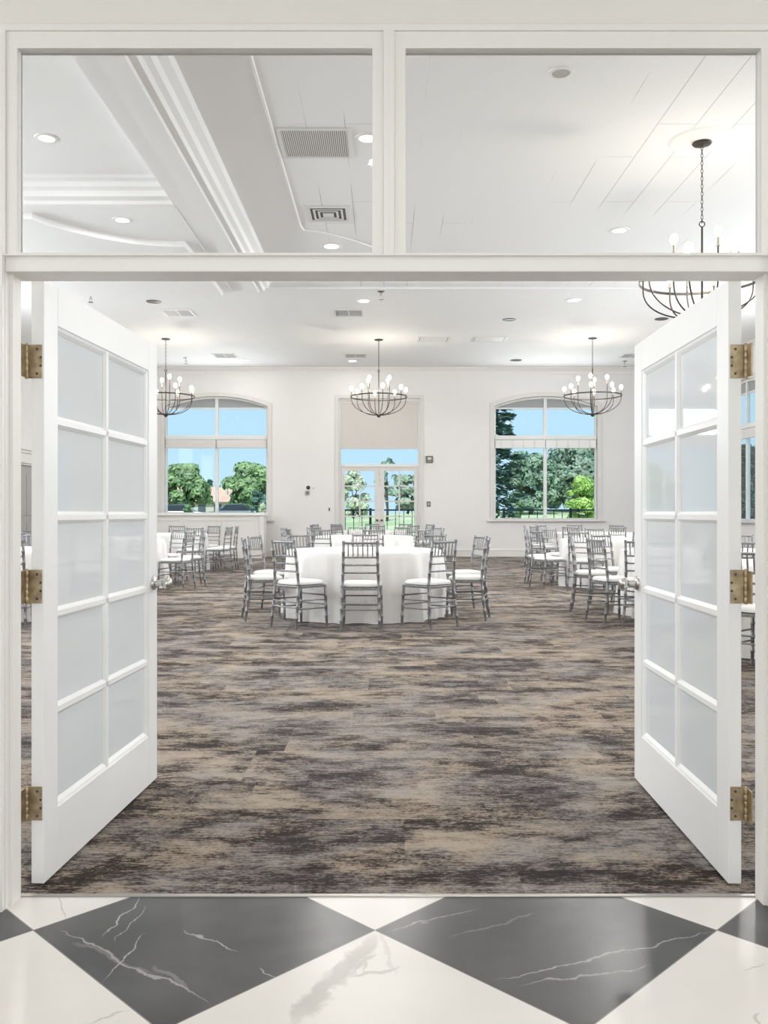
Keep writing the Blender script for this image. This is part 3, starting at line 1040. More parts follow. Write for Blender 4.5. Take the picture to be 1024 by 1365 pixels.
TABLES = [
    # x, y, phrase, cushion turn (deg)
    (-0.235, 10.55, 'front middle', 0, 'front middle'),
    (-0.38, 16.8, 'second middle', 7, 'second middle'),
    (-0.26, 22.0, 'rear middle', 3, 'rear middle'),
    (-4.45, 10.6, 'front bar-side', 20, 'front bar-side'),
    (-4.55, 14.4, 'second bar-side', 0, 'second bar-side'),
    (-4.72, 18.75, 'rear bar-side', 2, 'rear bar-side'),
    (3.95, 7.6, 'doorside', -14, 'doorside'),
    (3.80, 10.5, 'front tree-side', -2, 'front tree-side'),
    (3.92, 14.8, 'second tree-side', 0, 'second tree-side'),
    (4.75, 19.8, 'rear tree-side', 4, 'rear tree-side'),
]
TDESC = {
    'front middle': 'round table in front of the glass exit doors, closest to the entrance',
    'second middle': 'second round table on the way to the glass exit doors',
    'rear middle': 'round table just before the glass exit doors',
    'front bar-side': 'round table glimpsed past the hinges of the west door leaf',
    'second bar-side': 'round table behind the door knob, bar counter side',
    'rear bar-side': 'round table just before the white bar counter',
    'doorside': 'round table directly behind the frosted door by the hinges, tree side',
    'front tree-side': 'round table cut by the frosted door edge with handle, tree side',
    'second tree-side': 'second round table towards the tree-filled arched window',
    'rear tree-side': 'round table just under the tree-filled arched window',
}
# short names used in chair labels
TNAME = {
    'front middle': 'the front table facing the exit doors',
    'second middle': 'the second table facing the exit doors',
    'rear middle': 'the table just before the exit doors',
    'front bar-side': 'the table behind the west door hinges',
    'second bar-side': 'the second table towards the bar counter',
    'rear bar-side': 'the table just before the bar counter',
    'doorside': 'the table behind the east door hinges',
    'front tree-side': 'the front table before the tree window',
    'second tree-side': 'the second table before the tree window',
    'rear tree-side': 'the table just under the tree window',
}
# ten seats; angle -> where the chair sits
SEATS = {-90: 'on the entrance side of', -126: 'at the entrance-west corner of', -162: 'on the west side, entrance half, of', 162: 'on the west side, window half, of',
         126: 'at the window-west corner of', 90: 'on the window side of', 54: 'at the window-east corner of', 18: 'on the east side, window half, of',
         -18: 'on the east side, entrance half, of', -54: 'at the entrance-east corner of'}
for k, (x, y, key, turn, _) in enumerate(TABLES):
    t = empty('round_table', (x, y, 0))
    tag(t, 'folding banquet table hidden under the cloth: '+TNAME[key], 'table', 'round banquet tables')
    if k == 0:
        MB().lathe([(0.905, 0.752), (0.914, 0.757), (0.914, 0.773), (0.905, 0.778)], n=48).build('tabletop', M['wood'], t)
        for a in range(4):
            an = PI/4+a*PI/2
            c, s_ = math.cos(an), math.sin(an)
            MB().tube([(0.62*c, 0.62*s_, 0), (0.6*c, 0.6*s_, 0.4), (0.5*c, 0.5*s_, 0.753)], 0.016).build('leg', M['steel'], t)
        t0 = t
    else:
        for ch in t0.children:
            c = ch.copy()
            COL.objects.link(c)
            c.parent = t
    cl = cloth_mesh(k*1.7+0.4).build('tablecloth', M['cloth'], smooth=True, fix=False)
    cl.location = (x, y, 0)
    cl.rotation_euler.z = k*0.9
    tag(cl, 'white floor-length cloth on '+TNAME[key], 'tablecloth', 'white round tablecloths')


# ------------------------------------------------------------------ chairs
def bamboo(p, rbase, nodes=4):
    """points and radii of a turned resin post with ring nodes"""
    P = [Vector(q) for q in p]
    seg = [(P[i+1]-P[i]).length for i in range(len(P)-1)]
    tot = sum(seg)

    def at(t):
        d = t*tot
        for i, l in enumerate(seg):
            if d <= l or i == len(seg)-1:
                return P[i].lerp(P[i+1], d/l)
            d -= l
    ts = [(0, 0.82)]
    for k in range(1, nodes+1):
        c = k/(nodes+1)
        e = 0.004/tot
        ts += [(c-3*e, 1.0), (c-2*e, 1.22), (c+2*e, 1.22), (c+3*e, 1.0)]
    ts.append((1, 0.95))
    return [at(t) for t, _ in ts], [rbase*r for _, r in ts]


def make_chair():
    r = empty('banquet_chair')
    ps = []
    # seat frame
    mb = MB()
    mb.prism([(-0.185, -0.20), (0.185, -0.20), (0.20, 0.195), (-0.20, 0.195)], 0.425, 0.452, 'xy')
    mb.build('seat_frame', M['silver'], r, bevel=0.006)
    # cushion
    mb = MB()
    lay = [(0.96, 0.453), (1.03, 0.462), (1.04, 0.478), (1.0, 0.494), (0.9, 0.503), (0.6, 0.508), (0.0, 0.509)]
    n = 32
    for (sc, z) in lay:
        for j in range(n):
            a = 2*PI*j/n
            ca, sa = math.cos(a), math.sin(a)
            e = 0.28
            x = math.copysign(abs(ca)**e, ca)*0.188*sc
            y = math.copysign(abs(sa)**e, sa)*0.185*sc
            mb.v.append((x*(1+0.10*y/0.4), y-0.002, z))
    for i in range(len(lay)-1):
        for j in range(n):
            a0, a1 = i*n+j, i*n+(j+1) % n
            mb.f.append((a0, a1, a1+n, a0+n))
    mb.f.append(tuple(reversed(range(n))))
    mb.build('seat_cushion', M['cushion'], r, smooth=True)
    for s in (-1, 1):
        p, q = bamboo([(s*0.205, 0.20, 0), (s*0.195, 0.185, 0.445)], 0.0155, 3)
        MB().tube(p, q, 8).build('leg', M['silver'], r, smooth=True)
        p, q = bamboo([(s*0.200, -0.245, 0), (s*0.192, -0.215, 0.22), (s*0.187, -0.195, 0.45), (s*0.180, -0.205, 0.62), (s*0.172, -0.245, 0.935)], 0.0155, 7)
        MB().tube(p, q, 8).build('back_post', M['silver'], r, smooth=True)
    # back rails: y of the back at height z

    def yb(z):
        return -0.205-(z-0.62)*0.127 if z > 0.62 else -0.195-(z-0.45)*0.059

    def rail(nm, z, rad, bow=0.0):
        hw = 0.187-(z-0.45)*0.031
        pts = [(-hw+2*hw*i/8, yb(z)-bow*(1-(2*i/8-1)**2), z) for i in range(9)]
        MB().tube(pts, rad, 8).build(nm, M['silver'], r, smooth=True)
    rail('top_rail', 0.912, 0.0125)
    for z in (0.765, 0.685, 0.605):
        rail('back_rail', z, 0.0095)
    for k in range(6):
        x = -0.125+k*0.05
        MB().tube([(x, yb(0.765), 0.765), (x, yb(0.84), 0.84), (x, yb(0.912), 0.912)], [0.0065, 0.0078, 0.0065], 6).build('spindle', M['silver'], r, smooth=True)
    # stretchers
    for z in (0.20, 0.29):
        for s in (-1, 1):
            MB().tube([(s*0.197, -0.225, z+0.012), (s*0.198, 0.193, z)], 0.0085, 6).build('stretcher', M['silver'], r, smooth=True)
    for z in (0.235, 0.335):
        MB().tube([(-0.197, 0.193, z), (0.197, 0.193, z)], 0.0085, 6).build('stretcher', M['silver'], r, smooth=True)
    for z in (0.225, 0.285):
        MB().tube([(-0.193, -0.22, z), (0.193, -0.22, z)], 0.0085, 6).build('stretcher', M['silver'], r, smooth=True)
    return r


chair0 = make_chair()
used = False
NUDGE = {('front tree-side', -126): (-0.12, 0.0), ('front tree-side', -162): (0.10, -0.22),
         ('front middle', -126): (0.11, 0.0), ('front middle', -162): (0.14, 0.0), ('front middle', 162): (0.13, 0.0),
         ('front middle', -54): (-0.07, 0.0), ('front middle', -18): (-0.02, 0.0), ('front middle', 18): (-0.05, 0.0)}
SKIP = {('doorside', 90), ('doorside', 54), ('doorside', 126)}
rnd = random.Random(3)
for (x, y, key, turn, _) in TABLES:
    for a, place in SEATS.items():
        jx, jr, jt = rnd.uniform(-0.02, 0.02), rnd.uniform(-0.04, 0.05), R(rnd.uniform(-7, 7))
        if (key, a) in SKIP:
            continue
        if not used:
            c = chair0
            used = True
        else:
            c = copy_tree(chair0)
        an = R(a+turn)
        rr = 1.31+jr
        dx, dy = NUDGE.get((key, a), (0, 0))
        c.location = (x+rr*math.cos(an)+dx, y+rr*math.sin(an)+dy, 0)
        c.rotation_euler = (0, 0, an+PI/2+jt)
        tag(c, 'silver chair '+place+' '+TNAME[key], 'chair', 'silver spindle-back banquet chairs')


# ------------------------------------------------------------------ chandeliers
def make_chandelier(drop):
    """hub height is -drop below the ceiling; origin at the ceiling"""
    r = empty('chandelier')
    MB().lathe([(0.02, 0), (0.10, 0), (0.105, -0.006), (0.095, -0.02), (0.03, -0.028), (0.012, -0.035)], n=28).build('canopy', M['bronze'], r, smooth=True)
    hz = -drop
    loop_z = hz+1.02
    # chain links
    ch = MB()
    z = -0.035
    k = 0
    while z > loop_z+0.05:
        pts = []
        for i in range(10):
            a = 2*PI*i/10
            u, v = 0.011*math.cos(a), 0.026*math.sin(a)
            pts.append((u, 0, z-0.022+v) if k % 2 == 0 else (0, u, z-0.022+v))
        ch.tube(pts, 0.0036, 5, closed=True)
        z -= 0.042
        k += 1
    ch.build('chain', M['bronze'], r, smooth=True)
    pts = [(0.03*math.cos(2*PI*i/16), 0, loop_z+0.02+0.03*math.sin(2*PI*i/16)) for i in range(16)]
    MB().tube(pts, 0.006, 6, closed=True).build('hanging_loop', M['bronze'], r, smooth=True)
    MB().tube([(0, 0, loop_z-0.01), (0, 0, hz+0.02)], 0.011, 10).build('stem', M['bronze'], r, smooth=True)
    MB().lathe([(0.004, hz-0.045), (0.03, hz-0.03), (0.04, hz-0.01), (0.062, hz+0.0), (0.066, hz+0.02), (0.05, hz+0.035), (0.02, hz+0.05)], n=20).build('hub', M['bronze'], r, smooth=True)
    rz = hz+0.44
    RR = 0.66
    o_, i_ = [], []
    mb = MB()
    n = 64
    for (rad, zz) in ((RR, rz-0.014), (RR+0.006, rz-0.014), (RR+0.006, rz+0.014), (RR, rz+0.014)):
        for j in range(n):
            a = 2*PI*j/n
            mb.v.append((rad*math.cos(a), rad*math.sin(a), zz))
    for i in range(4):
        for j in range(n):
            a0, a1 = i*n+j, i*n+(j+1) % n
            b0, b1 = ((i+1) % 4)*n+j, ((i+1) % 4)*n+(j+1) % n
            mb.f.append((a0, a1, b1, b0))
    mb.build('ring', M['bronze'], r, smooth=True)

    def candle(x, y, z, h, parent):
        c = MB().lathe([(0.022, z), (0.024, z+0.006), (0.011, z+0.01), (0.011, z+h)], (x, y, 0), 10).build('candle', M['candle'], parent, smooth=True)
        MB().lathe([(0.012, z+h), (0.03, z+h+0.02), (0.043, z+h+0.055), (0.04, z+h+0.085), (0.022, z+h+0.11), (0.004, z+h+0.118)], (x, y, 0), 14).build('bulb', M['bulb'], c, smooth=True)
    for k in range(8):
        a = 2*PI*(k+0.3)/8
        ca, sa = math.cos(a), math.sin(a)
        Rk = RR-0.02
        pts = [(0.04*ca, 0.04*sa, hz+0.02)]
        for i in range(1, 13):
            t = R(90*i/12)
            pts.append(((0.04+(Rk-0.04)*math.sin(t))*ca, (0.04+(Rk-0.04)*math.sin(t))*sa, hz+0.02+0.36*(1-math.cos(t))))
        pts.append((Rk*ca, Rk*sa, rz+0.06))
        arm = MB().tube(pts, 0.0085, 8).build('arm', M['bronze'], r, smooth=True)
        candle(Rk*ca, Rk*sa, rz+0.06, 0.06, arm)
    for k in range(4):
        a = 2*PI*(k+0.1)/4
        ca, sa = math.cos(a), math.sin(a)
        Rk = 0.33
        pts = [(0.03*ca, 0.03*sa, hz+0.03)]
        for i in range(1, 11):
            t = R(90*i/10)
            pts.append(((0.03+(Rk-0.03)*math.sin(t))*ca, (0.03+(Rk-0.03)*math.sin(t))*sa, hz+0.03+0.34*(1-math.cos(t))))
        pts.append((Rk*ca, Rk*sa, rz+0.26))
        arm = MB().tube(pts, 0.0085, 8).build('arm', M['bronze'], r, smooth=True)
        candle(Rk*ca, Rk*sa, rz+0.26, 0.10, arm)
    ld = bpy.data.lights.new('chandelier glow', 'POINT')
    ld.energy = BULB_POWER
    ld.color = (1, 0.90, 0.77)
    ld.shadow_soft_size = 0.03
    lo = bpy.data.objects.new('chandelier_light', ld)
    COL.objects.link(lo)
    lo.parent = r
    lo.location = (0, 0, rz+0.18)
    return r


CH = [((936, 187), 1.93, 'chandelier cut by the transom bar, above the east door'),
      ((221, 450), 1.78, 'chandelier hanging before the arched window over the bar counter'),
      ((505, 451), 1.78, 'chandelier hanging before the tall shade of the exit doors'),
      ((790, 449), 1.78, 'chandelier hanging before the tree-filled arched window')]
c0 = None
for i, (p, drop, lab) in enumerate(CH):
    if i in (0, 1):
        c0 = make_chandelier(drop)
        c = c0
    else:
        c = copy_tree(c0)
    x, y = ceil_at(*p)
    c.location = (x, y, ZC-0.028)
    c.rotation_euler.z = i*0.35
    tag(c, 'lit bronze bowl '+lab, 'chandelier', 'bronze candle chandeliers')
    md = MB().lathe([(0.0, -0.028), (0.12, -0.028), (0.16, -0.018), (0.22, -0.022), (0.25, -0.014), (0.30, -0.016), (0.335, -0.012), (0.36, 0.0)], n=48).build('ceiling_medallion', M['medallion'], smooth=True)
    md.location = (x, y, ZC)
    tag(md, 'round plaster medallion above the '+lab.split(',')[0].replace('hanging ', ''), 'ceiling medallion', 'plaster ceiling medallions')


# ------------------------------------------------------------------ recessed lamps, vents, sprinklers
def can(px, py, lit, lab, r=0.095, z=ZC, xy=None, power=None, grp='recessed ceiling lamps'):
    x, y = xy if xy else ceil_at(px, py, z)
    root = empty('recessed_lamp', (x, y, z))
    tag(root, lab, 'ceiling lamp', grp)
    MB().lathe([(r*0.80, -0.001), (r*0.82, -0.010), (r*1.0, -0.012), (r*1.16, -0.008), (r*1.2, 0.0)], n=28, caps=False).build('trim_ring', M['whiteplastic'] if lit or 'white rim' in lab else M['dark'], root, smooth=True)
    MB().lathe([(0.001, -0.004), (r*0.82, -0.004), (r*0.82, -0.001), (0.001, -0.001)], n=28).build('lens', M['lens'] if lit else (M['greyplate'] if 'white rim' in lab else M['dark']), root)
    if lit:
        ld = bpy.data.lights.new('lamp light', 'AREA')
        ld.shape = 'DISK'
        ld.size = r*1.6
        ld.energy = power or CAN_POWER
        ld.color = (1, 0.97, 0.93)
        lo = bpy.data.objects.new('lamp_light', ld)
        COL.objects.link(lo)
        lo.parent = root
        lo.location = (0, 0, -0.016)
    return root


can(62, 184, True, 'lit recessed lamp inside the tray ceiling before the cross beam', 0.105)
can(163, 293, True, 'lit recessed lamp on the curved soffit beyond the cross beam', 0.11, z=5.05)
can(490, 184, True, 'lit recessed lamp beside the big perforated return grille', 0.115)
can(442, 328, True, 'lit recessed lamp beyond the square stepped diffuser', 0.14)
can(826, 307, True, 'lit recessed lamp next to the transom-cut chandelier', 0.12)
can(748, 97, False, 'unlit recessed lamp with wide white rim on the panelled ceiling', 0.105)
can(485, 401, True, 'lit recessed lamp between the door header and the louvred vents', 0.13)
can(765, 400, True, 'lit recessed lamp between header and tree-window chandelier', 0.13)
can(205, 402, False, 'unlit dark recessed lamp near the west louvred vent', 0.12)
can(679, 426, False, 'unlit dark recessed lamp before the flat access panels', 0.12)
can(882, 425, False, 'unlit dark recessed lamp under the transom-cut chandelier bowl', 0.12)
can(688, 480, False, 'unlit dark recessed lamp closest to the window wall', 0.13)
can(470, 481, True, 'lit recessed lamp behind the middle chandelier chain', 0.13, power=9)
can(325, 480, True, 'lit recessed lamp between window wall and slim slot vent', 0.13, power=9)


def vent(px, py, wx, wy, kind, lab):
    x, y = ceil_at(px, py)
    root = empty('air_vent', (x, y, ZC))
    tag(root, lab, 'air vent', 'ceiling air vents')
    t = 0.045
    hx, hy = wx/2, wy/2
    sq = lambda a, b: [(-a, -b), (a, -b), (a, b), (-a, b)]
    MB().ring(sq(hx, hy), sq(hx-t, hy-t), -0.014, 0.0, 'xy').build('frame', M['vent'], root, bevel=0.003)
    if kind == 'perf':
        mb = MB()
        n = int((wx-2*t)/0.022)
        for i in range(n):
            xx = -hx+t+(i+0.5)*(wx-2*t)/n
            mb.box(xx-0.006, xx+0.006, -hy+t, hy-t, -0.010, -0.003)
        mb.build('grille', M['vent'], root)
        bx(-hx+t, hx-t, -hy+t, hy-t, -0.003, -0.001).build('backing', M['taupe'], root)
    elif kind == 'step':
        mb = MB()
        for k in range(4):
            a, b = (hx-t)*(1-k*0.24), (hy-t)*(1-k*0.24)
            mb.ring(sq(a, b), sq(a-0.028, b-0.028), -0.010-0.004*k, -0.004-0.004*k, 'xy')
        mb.box(-(hx-t)*0.2, (hx-t)*0.2, -(hy-t)*0.2, (hy-t)*0.2, -0.03, -0.02)
        mb.build('grille', M['vent'], root)
        bx(-hx+t, hx-t, -hy+t, hy-t, -0.003, -0.001).build('backing', M['dark'], root)
    elif kind == 'louvre':
        mb = MB()
        n = max(5, int((wy-2*t)/0.05))
        for i in range(n):
            yy = -hy+t+(i+0.5)*(wy-2*t)/n
            mb.box(-hx+t, hx-t, yy-0.010, yy+0.010, -0.0065, -0.0045)
        mb.box(-0.012, 0.012, -hy+t, hy-t, -0.008, -0.0045)
        mb.build('grille', M['vent'], root)
        bx(-hx+t, hx-t, -hy+t, hy-t, -0.003, -0.001).build('backing', M['dark'], root)
    else:
        bx(-hx+t+0.014, hx-t-0.014, -hy+t+0.022, hy-t-0.022, -0.012, -0.002).build('panel', M['vent'], root)
        bx(-hx+t, hx-t, -hy+t, hy-t, -0.002, -0.001).build('backing', M['taupe'], root)


vent(421, 191, 0.80, 0.78, 'perf', 'large perforated square return grille beside the cove edge')
vent(438, 285, 0.62, 0.62, 'step', 'square stepped diffuser where the cove edge turns')
vent(238, 417, 0.62, 0.62, 'louvre', 'louvred vent in line with the bar-side chandelier')
vent(465, 417, 0.62, 0.62, 'louvre', 'louvred vent in line with the middle chandelier')
vent(300, 474, 0.60, 0.60, 'louvre', 'slim louvred vent before the bar-side window wall')
vent(474, 474, 0.60, 0.60, 'louvre', 'slim louvred vent behind the middle chandelier chain')
vent(578, 452, 0.75, 0.60, 'flat', 'flat white access panel beside the middle chandelier')
vent(652, 452, 0.80, 0.60, 'flat', 'flat white access panel closer to the tree-window chandelier')
vent(843, 474, 0.60, 0.60, 'louvre', 'louvred vent by the east door edge near the window wall')


def sprinkler(px, py, lab):
    x, y = ceil_at(px, py)
    root = empty('fire_sprinkler', (x, y, ZC))
    root.scale = (1.35, 1.35, 1.35)
    tag(root, lab, 'sprinkler', 'ceiling fire sprinklers')
    MB().lathe([(0.05, 0), (0.052, -0.008), (0.03, -0.02), (0.02, -0.024)], n=18).build('escutcheon', M['nickel'], root, smooth=True)
    MB().tube([(0, 0, -0.02), (0, 0, -0.07)], 0.013, 8).tube([(-0.014, 0, -0.06), (-0.02, 0, -0.085), (-0.006, 0, -0.112)], 0.004, 6).tube([(0.014, 0, -0.06), (0.02, 0, -0.085), (0.006, 0, -0.112)], 0.004, 6).build('body', M['nickel'], root, smooth=True)
    MB().lathe([(0.004, -0.11), (0.034, -0.113), (0.034, -0.117), (0.004, -0.118)], n=14).build('deflector', M['taupe'], root)


sprinkler(121, 392, 'small fire sprinkler above the top corner of the west door')
sprinkler(508, 388, 'small fire sprinkler above the middle chandelier')
sprinkler(248, 477, 'small fire sprinkler beside the bar-side chandelier chain')
sprinkler(833, 481, 'small fire sprinkler beside the tree-window chandelier chain')

# unseen lamps added for more light, above the header and the open doors
for i, (x, y) in enumerate([(-5.6, 5.2), (0.6, 5.2), (5.6, 5.2), (5.6, 9.6), (-6.2, 14.6), (6.2, 14.6), (0.3, 14.6)]):
    can(0, 0, True, 'lit recessed lamp added out of sight above the door header', 0.11, xy=(x, y), z=ZC)
for (x, y) in ((-2.2, 0.9), (0.0, 0.9), (2.2, 0.9), (-1.2, -2.0), (1.2, -2.0)):  # unseen lamps added to brighten the foyer
    can(0, 0, True, 'lit recessed lamp added to the foyer above the viewer', 0.10, z=3.05, xy=(x, y), power=FOYER_POWER, grp='added foyer ceiling lamps')

# ------------------------------------------------------------------ bar counter and wall fittings
root = empty('bar_counter', (-4.92, 23.95, 0))
tag(root, 'long white panelled bar counter standing under the arched house-view window', 'bar counter')
bx(-1.60, 1.60, -0.22, 0.25, 0.0, 1.15).build('body', M['trim'], root, bevel=0.006)
bx(-1.72, 1.72, -0.30, 0.28, 1.15, 1.235).build('countertop', M['door'], root, bevel=0.01)
for k in range(3):
    x0 = -1.5+k*1.02
    o_ = [(x0, 0.16), (x0+0.94, 0.16), (x0+0.94, 1.06), (x0, 1.06)]
    i_ = [(x0+0.05, 0.21), (x0+0.89, 0.21), (x0+0.89, 1.01), (x0+0.05, 1.01)]
    MB().ring(o_, i_, -0.236, -0.22).build('front_panel', M['trim'], root, bevel=0.004)
bx(-1.61, 1.61, -0.24, -0.22, 0.0, 0.12).build('plinth', M['trim'], root)
bx(1.56, 1.68, -0.26, 0.25, 0.0, 1.15).build('end_post', M['trim'], root, bevel=0.006)


def wall_px(px, py):
    return ((px-CX)/F*YB, HC+(CY-py)/F*YB)


x, z = wall_px(410, 657)
o = empty('thermostat', (x, YB, z))
tag(o, 'small square grey thermostat below a round black sensor on the window wall', 'thermostat')
bx(-0.065, 0.065, -0.03, 0, -0.065, 0.065).build('cover', M['greyplate'], o, bevel=0.008)
bx(-0.035, 0.035, -0.034, -0.028, -0.02, 0.035).build('display', M['taupe'], o)
bx(-0.03, 0.0, -0.036, -0.028, -0.05, -0.035).build('button', M['dark'], o)
x, z = wall_px(411, 650)
o = empty('round_sensor', (x, YB, z))
tag(o, 'round black sensor fixed directly above the grey thermostat', 'sensor')
MB().lathe([(0.05, 0), (0.05, -0.02), (0.035, -0.035), (0.005, -0.038)], n=20, axis='y').build('dome', M['dark'], o, smooth=True)
MB().lathe([(0.058, 0), (0.058, -0.008), (0.05, -0.01)], n=20, axis='y').build('base_ring', M['dark'], o)
x, z = wall_px(417.5, 651)
o = empty('wall_jack', (x, YB, z))
tag(o, 'tiny white wall plate beside the round black sensor', 'wall plate')
bx(-0.05, 0.05, -0.012, 0, -0.05, 0.05).build('plate', M['whiteplastic'], o, bevel=0.004)
bx(0.0, 0.022, -0.016, -0.01, -0.012, 0.022).build('socket', M['taupe'], o)


def switch(px, py, wdt, h, lab):
    x, z = wall_px(px, py)
    o = empty('light_switch', (x, YB, z))
    tag(o, lab, 'switch')
    bx(-wdt/2, wdt/2, -0.014, 0, -h/2, h/2).build('plate', M['taupe'], o, bevel=0.004)
    bx(-wdt*0.2, wdt*0.2, -0.026, -0.012, -h*0.25, h*0.25).build('rocker', M['greyplate'] if wdt > 0.08 else M['dark'], o, bevel=0.003)


switch(439, 679, 0.045, 0.09, 'tiny dark switch on the bar side of the glass exit doors')
switch(571.5, 672, 0.11, 0.15, 'dark switch plate below the fire alarm strobe')
x, z = wall_px(572.5, 612.5)
o = empty('fire_alarm_strobe', (x, YB, z))
tag(o, 'square taupe fire alarm strobe high beside the glass exit doors', 'fire alarm')
bx(-0.10, 0.10, -0.045, 0, -0.10, 0.10).build('housing', M['taupe'], o, bevel=0.012)
bx(-0.055, 0.055, -0.065, -0.04, -0.01, 0.06).build('strobe_lens', M['strobe'], o, bevel=0.012)
mb = MB()
for k in range(4):
    mb.box(-0.05, 0.05, -0.05, -0.044, -0.07+k*0.014, -0.064+k*0.014)
mb.build('sounder_slots', M['greyplate'], o)

# ------------------------------------------------------------------ outdoors
mb = MB()
nx, ny = 40, 60
for j in range(ny+1):
    for i in range(nx+1):
        x = -200+400*i/nx
        y = YB+TH+4.0+(j/ny)**2*230
        t = max(0, min(1, (y-32)/42))
        t = t*t*(3-2*t)
        g = 0.55 if x < -2 else (1.55 if x > 4 else 0.55+(x+2)/6)
        z = -0.05+g*t+0.08*math.sin(x*0.2+y*0.13)*t
        mb.v.append((x, y, z))
for j in range(ny):
    for i in range(nx):
        a = j*(nx+1)+i
        mb.f.append((a, a+1, a+nx+2, a+nx+1))
struct(mb.build('lawn', M['lawn'], smooth=True))
struct(bx(-14, 16, YB+TH, YB+TH+4.1, -0.1, 0.0).build('terrace', M['deck']))


def gz(x, y):
    t = max(0, min(1, (y-32)/42))
    t = t*t*(3-2*t)
    g = 0.55 if x < -2 else (1.55 if x > 4 else 0.55+(x+2)/6)
    return -0.05+g*t


# terrace railing
root = empty('terrace_railing', (0, 28.4, 0))
tag(root, 'black iron railing with thin balusters along the terrace', 'railing')
xa, xb = -2.6, 15
MB().tube([(xa, 0, 1.32), (xb, 0, 1.32)], 0.025, 8).build('top_rail', M['iron'], root)
MB().tube([(xa, 0, 0.12), (xb, 0, 0.12)], 0.018, 8).build('bottom_rail', M['iron'], root)
k = 0
xx = xa
while xx <= xb:
    if k % 8 == 0:
        MB().box(xx-0.04, xx+0.04, -0.04, 0.04, 0, 1.38).build('post', M['iron'], root)
    else:
        MB().box(xx-0.011, xx+0.011, -0.011, 0.011, 0.12, 1.31).build('baluster', M['iron'], root)
    xx += 0.27
    k += 1


def tree(name, px, Y, top_py, halfw_px, leaf, lab, n=2600, size=0.3, base_frac=0.25, seed=0, grp='trees on the lawn', trunk=True, blobs=26):
    x = (px-CX)/F*Y
    z0 = gz(x, Y)-0.05
    H = HC+(CY-top_py)/F*Y-z0
    W = halfw_px/F*Y
    root = empty(name, (x, Y, z0))
    tag(root, lab, 'tree', grp)
    rr = random.Random(seed)
    zb = H*base_frac
    bl = []
    for _ in range(blobs):
        a = rr.uniform(0, 2*PI)
        t = rr.uniform(0.08, 0.97)
        env = math.sin(PI*(0.18+0.74*t))**0.75
        q = W*env*math.sqrt(rr.uniform(0.05, 1))*0.80
        bl.append((q*math.cos(a), q*math.sin(a), zb+(H-zb)*t*0.93, W*rr.uniform(0.20, 0.36)))
    mb = MB()
    for i in range(n):
        bx_, by_, bz_, br_ = rr.choice(bl)
        d = Vector((rr.gauss(0, 1), rr.gauss(0, 1), rr.gauss(0, 1))).normalized()
        if d.z < -0.4:
            d.z = -d.z
        p = Vector((bx_, by_, bz_))+Vector((d.x*br_, d.y*br_, d.z*br_*0.85))*rr.uniform(0.7, 1.03)
        if p.z > H:
            p.z = H-rr.uniform(0, 0.1)
        nn = (d+Vector((rr.gauss(0, .35), rr.gauss(0, .35), rr.gauss(0, .35)))).normalized()
        u = nn.orthogonal().normalized()
        u.rotate(Matrix.Rotation(rr.uniform(0, PI), 3, nn))
        v = nn.cross(u)
        s = size*rr.uniform(0.6, 1.2)
        i0 = len(mb.v)
        for (c1, c2) in ((-1, 0), (-0.25, -0.5), (0.6, -0.42), (1, 0.05), (0.35, 0.5), (-0.5, 0.45)):
            mb.v.append(tuple(p+u*(c1*s)+v*(c2*s)))
        mb.f.append(tuple(range(i0, i0+6)))
    mb.build('crown', leaf, root, fix=False)
    if trunk:
        pts = [(0, 0, 0), (0.05*W, 0, zb*0.6), (0, 0.04*W, zb+0.3*(H-zb)), (0, 0, zb+0.6*(H-zb))]
        tb = MB().tube(pts, [0.05*W+0.06, 0.04*W+0.05, 0.03*W+0.03, 0.02], 8)
        for k in range(5):
            b = bl[k]
            tb.tube([(0, 0, zb*0.7+0.05*k*H), (b[0]*0.6, b[1]*0.6, b[2]*0.8), (b[0], b[1], b[2])], [0.02*W+0.03, 0.015*W+0.02, 0.01], 6)
        tb.build('trunk', M['bark'], root, smooth=True)
    return root


